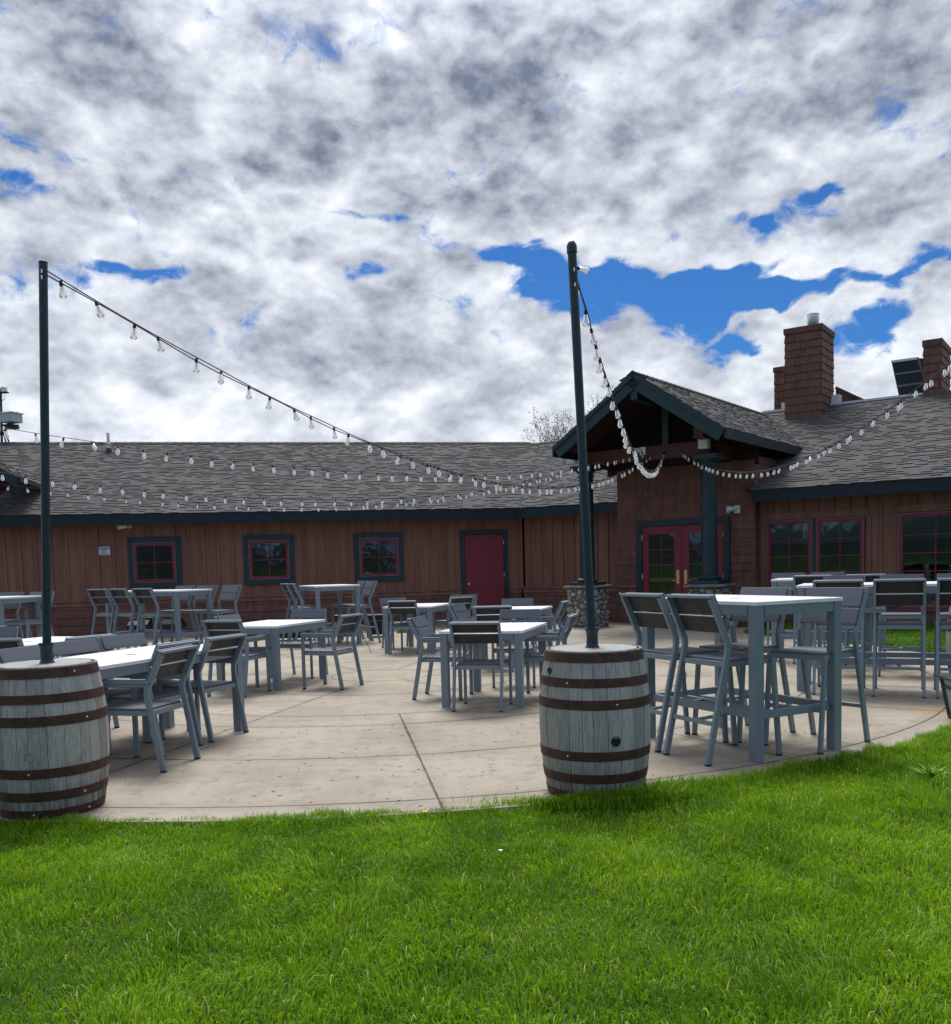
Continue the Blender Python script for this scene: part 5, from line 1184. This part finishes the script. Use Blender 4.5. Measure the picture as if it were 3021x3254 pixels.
# plants in the lawn
def flower_mat(): return mat('dandelion_yellow', (.80, .56, .01), .6)
fy_ = flower_mat(); gl_ = mat('dandelion_leaf', (.16, .32, .03), .7, 0, .15, .3)
def dandelion(x, y, h, label, heads=1, seed=1, leaves=10, big_=.10, closed=False, group='dandelions in the lawn'):
    z0 = float(lawn_z(np.array(x), np.array(y))); t = thing('dandelion', label, 'flower', (x, y, z0), 0, group); r_ = random.Random(seed)
    mb = MB()
    for k in range(leaves):
        a = 2 * math.pi * k / leaves + r_.uniform(-.3, .3); L_ = big_ * r_.uniform(.7, 1.2); el_ = r_.uniform(.35, 1.2); d = Vector((math.cos(a), math.sin(a), 0)); s_ = Vector((-d.y, d.x, 0)); prev = None
        for i in range(7):
            f = i / 6; q = d * L_ * f * math.cos(el_ * (1 - .5 * f)) + Vector((0, 0, L_ * f * math.sin(el_) * (1 - .4 * f))); w_ = .007 * math.sin(math.pi * min(1, f + .12)) * (1.0 if i % 2 else .5) * L_ / .1 + .001
            if prev: mb.quad([prev[0], prev[1], q + s_ * w_, q - s_ * w_])
            prev = (q - s_ * w_, q + s_ * w_)
    mb.build('leaf_rosette', gl_, t)
    for k in range(heads):
        a = r_.uniform(0, 6.28); tp = Vector((math.cos(a) * .02 * heads, math.sin(a) * .02, h * r_.uniform(.85, 1.1))); mb = MB(); mb.tube([(0, 0, 0), tp * .5 + Vector((.004, 0, 0)), tp], .0022, 6); st = mb.build('stem', gl_, t)
        mb = MB()
        if closed: mb.lathe([(.002, -.004), (.007, .002), (.006, .014), (.003, .022), (0, .023)], 10, tp); mb.build('bud', gl_, st, smooth=True)
        else:
            for j in range(34):
                a = j * 2.4; ln = .017 * (.5 + .5 * (j % 3) / 2); d = Vector((math.cos(a), math.sin(a), .15 + .5 * ((j * 7) % 5) / 5)); s_ = Vector((-math.sin(a), math.cos(a), 0)) * .0025; mb.quad([tp - s_, tp + s_, tp + d * ln + s_, tp + d * ln - s_])
            mb.build('flower_head', fy_, st)
p = gz(1352, 2582, .03); dandelion(p.x, p.y, .075, 'yellow dandelion at the patio edge below the slab joint', 1, 1, 5, .05)
p = gz(1762, 2545, .0); dandelion(p.x, p.y - .02, .035, 'small yellow dandelion at the foot of the centre barrel', 1, 2, 4, .04)
p = gz(2960, 2455, .03); dandelion(p.x, p.y, .17, 'tall dandelion clump with closed buds in the grass at the right edge', 3, 3, 30, .15, True)
def petal(x, y, label, s=.014):
    z0 = float(lawn_z(np.array(x), np.array(y))); t = thing('white_petal', label, 'petal', (x, y, z0 + .045), rnd.uniform(0, 6)); mb = MB(); 
    mb.ico((0, 0, 0), (s, s * .8, s * .45), .5, 2, 3, .25); mb.build('petal_blob', MT['white'], t, smooth=True)
p = gz(1590, 2695, .03); petal(p.x, p.y, 'small white petal lying on the lawn below the centre table', .012)
# leaf litter and twigs scattered on the concrete
mb = MB(); lm = mat('dry_litter', (.10, .07, .045), .9, var=.5)
for k in range(330):
    a, r_ = rnd.uniform(-1.25, 1.25), PR * math.sqrt(rnd.random()) * .985
    if k < 250: a, r_ = rnd.gauss(.15, .55), rnd.uniform(3.9, 6.8)
    x_, y_ = RC[0] + r_ * math.sin(a), RC[1] - r_ * math.cos(a); L_ = rnd.choice((rnd.uniform(.004, .012), rnd.uniform(.008, .026))); th = rnd.gauss(0, .7)
    for q in range(rnd.choice((1, 1, 2))):
        th2 = th + rnd.uniform(-.9, .9); d = Vector((math.cos(th2), math.sin(th2), 0)) * L_; s_ = Vector((-d.y, d.x, 0)).normalized() * rnd.uniform(.0008, .0026); c = Vector((x_, y_, .0015)); mb.quad([c - d - s_, c - d * .2 + s_ * 1.5 + Vector((0, 0, .003)), c + d + s_ * .3 + Vector((0, 0, .004)), c + d * .1 - s_])
tag(mb.build('leaf_litter', lm), kind='stuff')
mb = MB()
for k in range(60):
    a, r_ = rnd.gauss(.25, .5), rnd.uniform(3.5, 6.8); mb.ico((RC[0] + r_ * math.sin(a), RC[1] - r_ * math.cos(a), .002), (.004, .004, .002), .5, 1, k, .2)
tag(mb.build('fallen_petals', MT['white']), kind='stuff')
# weeds in the joint at the right and stones in the gravel
mb = MB()
for k in range(420):
    x_, y_ = rnd.uniform(-12, 2.0), 0; y_ = 17.3 + (x_ + 12) * .235 + rnd.uniform(.1, 2.5); s_ = rnd.uniform(.015, .055); mb.ico((x_, y_, -.015), (s_, s_ * .8, s_ * .55), rnd.random(), 1, k, .1)
tag(mb.build('gravel_stones', MT['stone'], tint=True), kind='stuff')
xs = g.normal(0, .13, 700); ys = g.normal(0, .05, 700); p = gz(2640, 2443)
tag(blades('joint_weeds', np.stack([p.x + xs, p.y + ys * 1.2 - .3 * xs], 1), lambda x, y: x * 0, .008, .03, .006, MT['grassdark'], 21), kind='stuff')
cx_ = g.uniform(0, 1, 2600); p0_, p1_ = gz(1262, 2012), gz(1345, 2008)
tag(blades('gravel_weeds', np.stack([p0_.x + (p1_.x - p0_.x) * cx_, p0_.y + .25 + g.normal(0, .12, 2600)], 1), lambda x, y: x * 0 - .02, .03, .12, .010, MT['grassdark'], 22), kind='stuff')

# ------------------------------------------------------------------ trees beyond the roof
def bare_tree(x, y, H_, spread, seed, label, m=MT['bark'], buds=MT['bud'], name='budding_tree'):
    r_ = random.Random(seed); t = thing(name, label, 'tree', (x, y, 0)); mb = MB(); mb2 = MB(); lim = MB(); base_r = .12
    def grow(p, d, L_, rad, lv):
        n = 4; pts = [p]; q = p.copy(); dd = d.copy()
        for i in range(n): dd = (dd + Vector((r_.gauss(0, .10), r_.gauss(0, .10), r_.gauss(.03, .05)))).normalized(); q = q + dd * L_ / n; pts.append(q.copy())
        (mb if lv == 0 else lim).tube(pts, [rad * (1 - .45 * i / n) for i in range(n + 1)], 5 if lv < 3 else 3, cap=False)
        if lv >= 6:
            for i in range(5): c = pts[-1] + Vector([r_.gauss(0, .06) for _ in range(3)]); s_ = r_.uniform(.02, .045); a = Vector([r_.gauss(0, 1) for _ in range(3)]).normalized() * s_; b = a.orthogonal().normalized() * s_ * .7; mb2.quad([c - a, c + b, c + a, c - b])
            return
        k = 3 if lv < 4 else 2
        for i in range(k + (1 if r_.random() < .4 else 0)):
            a = Vector([r_.gauss(0, 1) for _ in range(3)]); a = (a - dd * a.dot(dd)).normalized(); nd = (dd + a * r_.uniform(.35, .85) * spread).normalized(); f = pts[r_.choice((2, 3, 4, 4))]; grow(f, nd, L_ * r_.uniform(.62, .85), rad * .60, lv + 1)
    grow(Vector((0, 0, 0)), Vector((0, 0, 1)), H_ * .34, base_r, 0)
    mb.build('trunk', m, t, smooth=True); lim.build('limbs', m, t); mb2.build('crown', buds, t); return t
p = gy(1800, 1500, 34.0); bare_tree(p.x + .55, 34.0, 6.4, .85, 5, 'bare budding tree rising behind the roof left of the porch gable')
p = gy(1545, 1500, 34.0); bare_tree(p.x - .2, 36.0, 4.9, .45, 9, 'reddish twig tops just showing over the roof ridge', mat('red_twigs', (.24, .10, .06), .9), mat('red_buds', (.30, .12, .06), .9), 'twiggy_shrub')
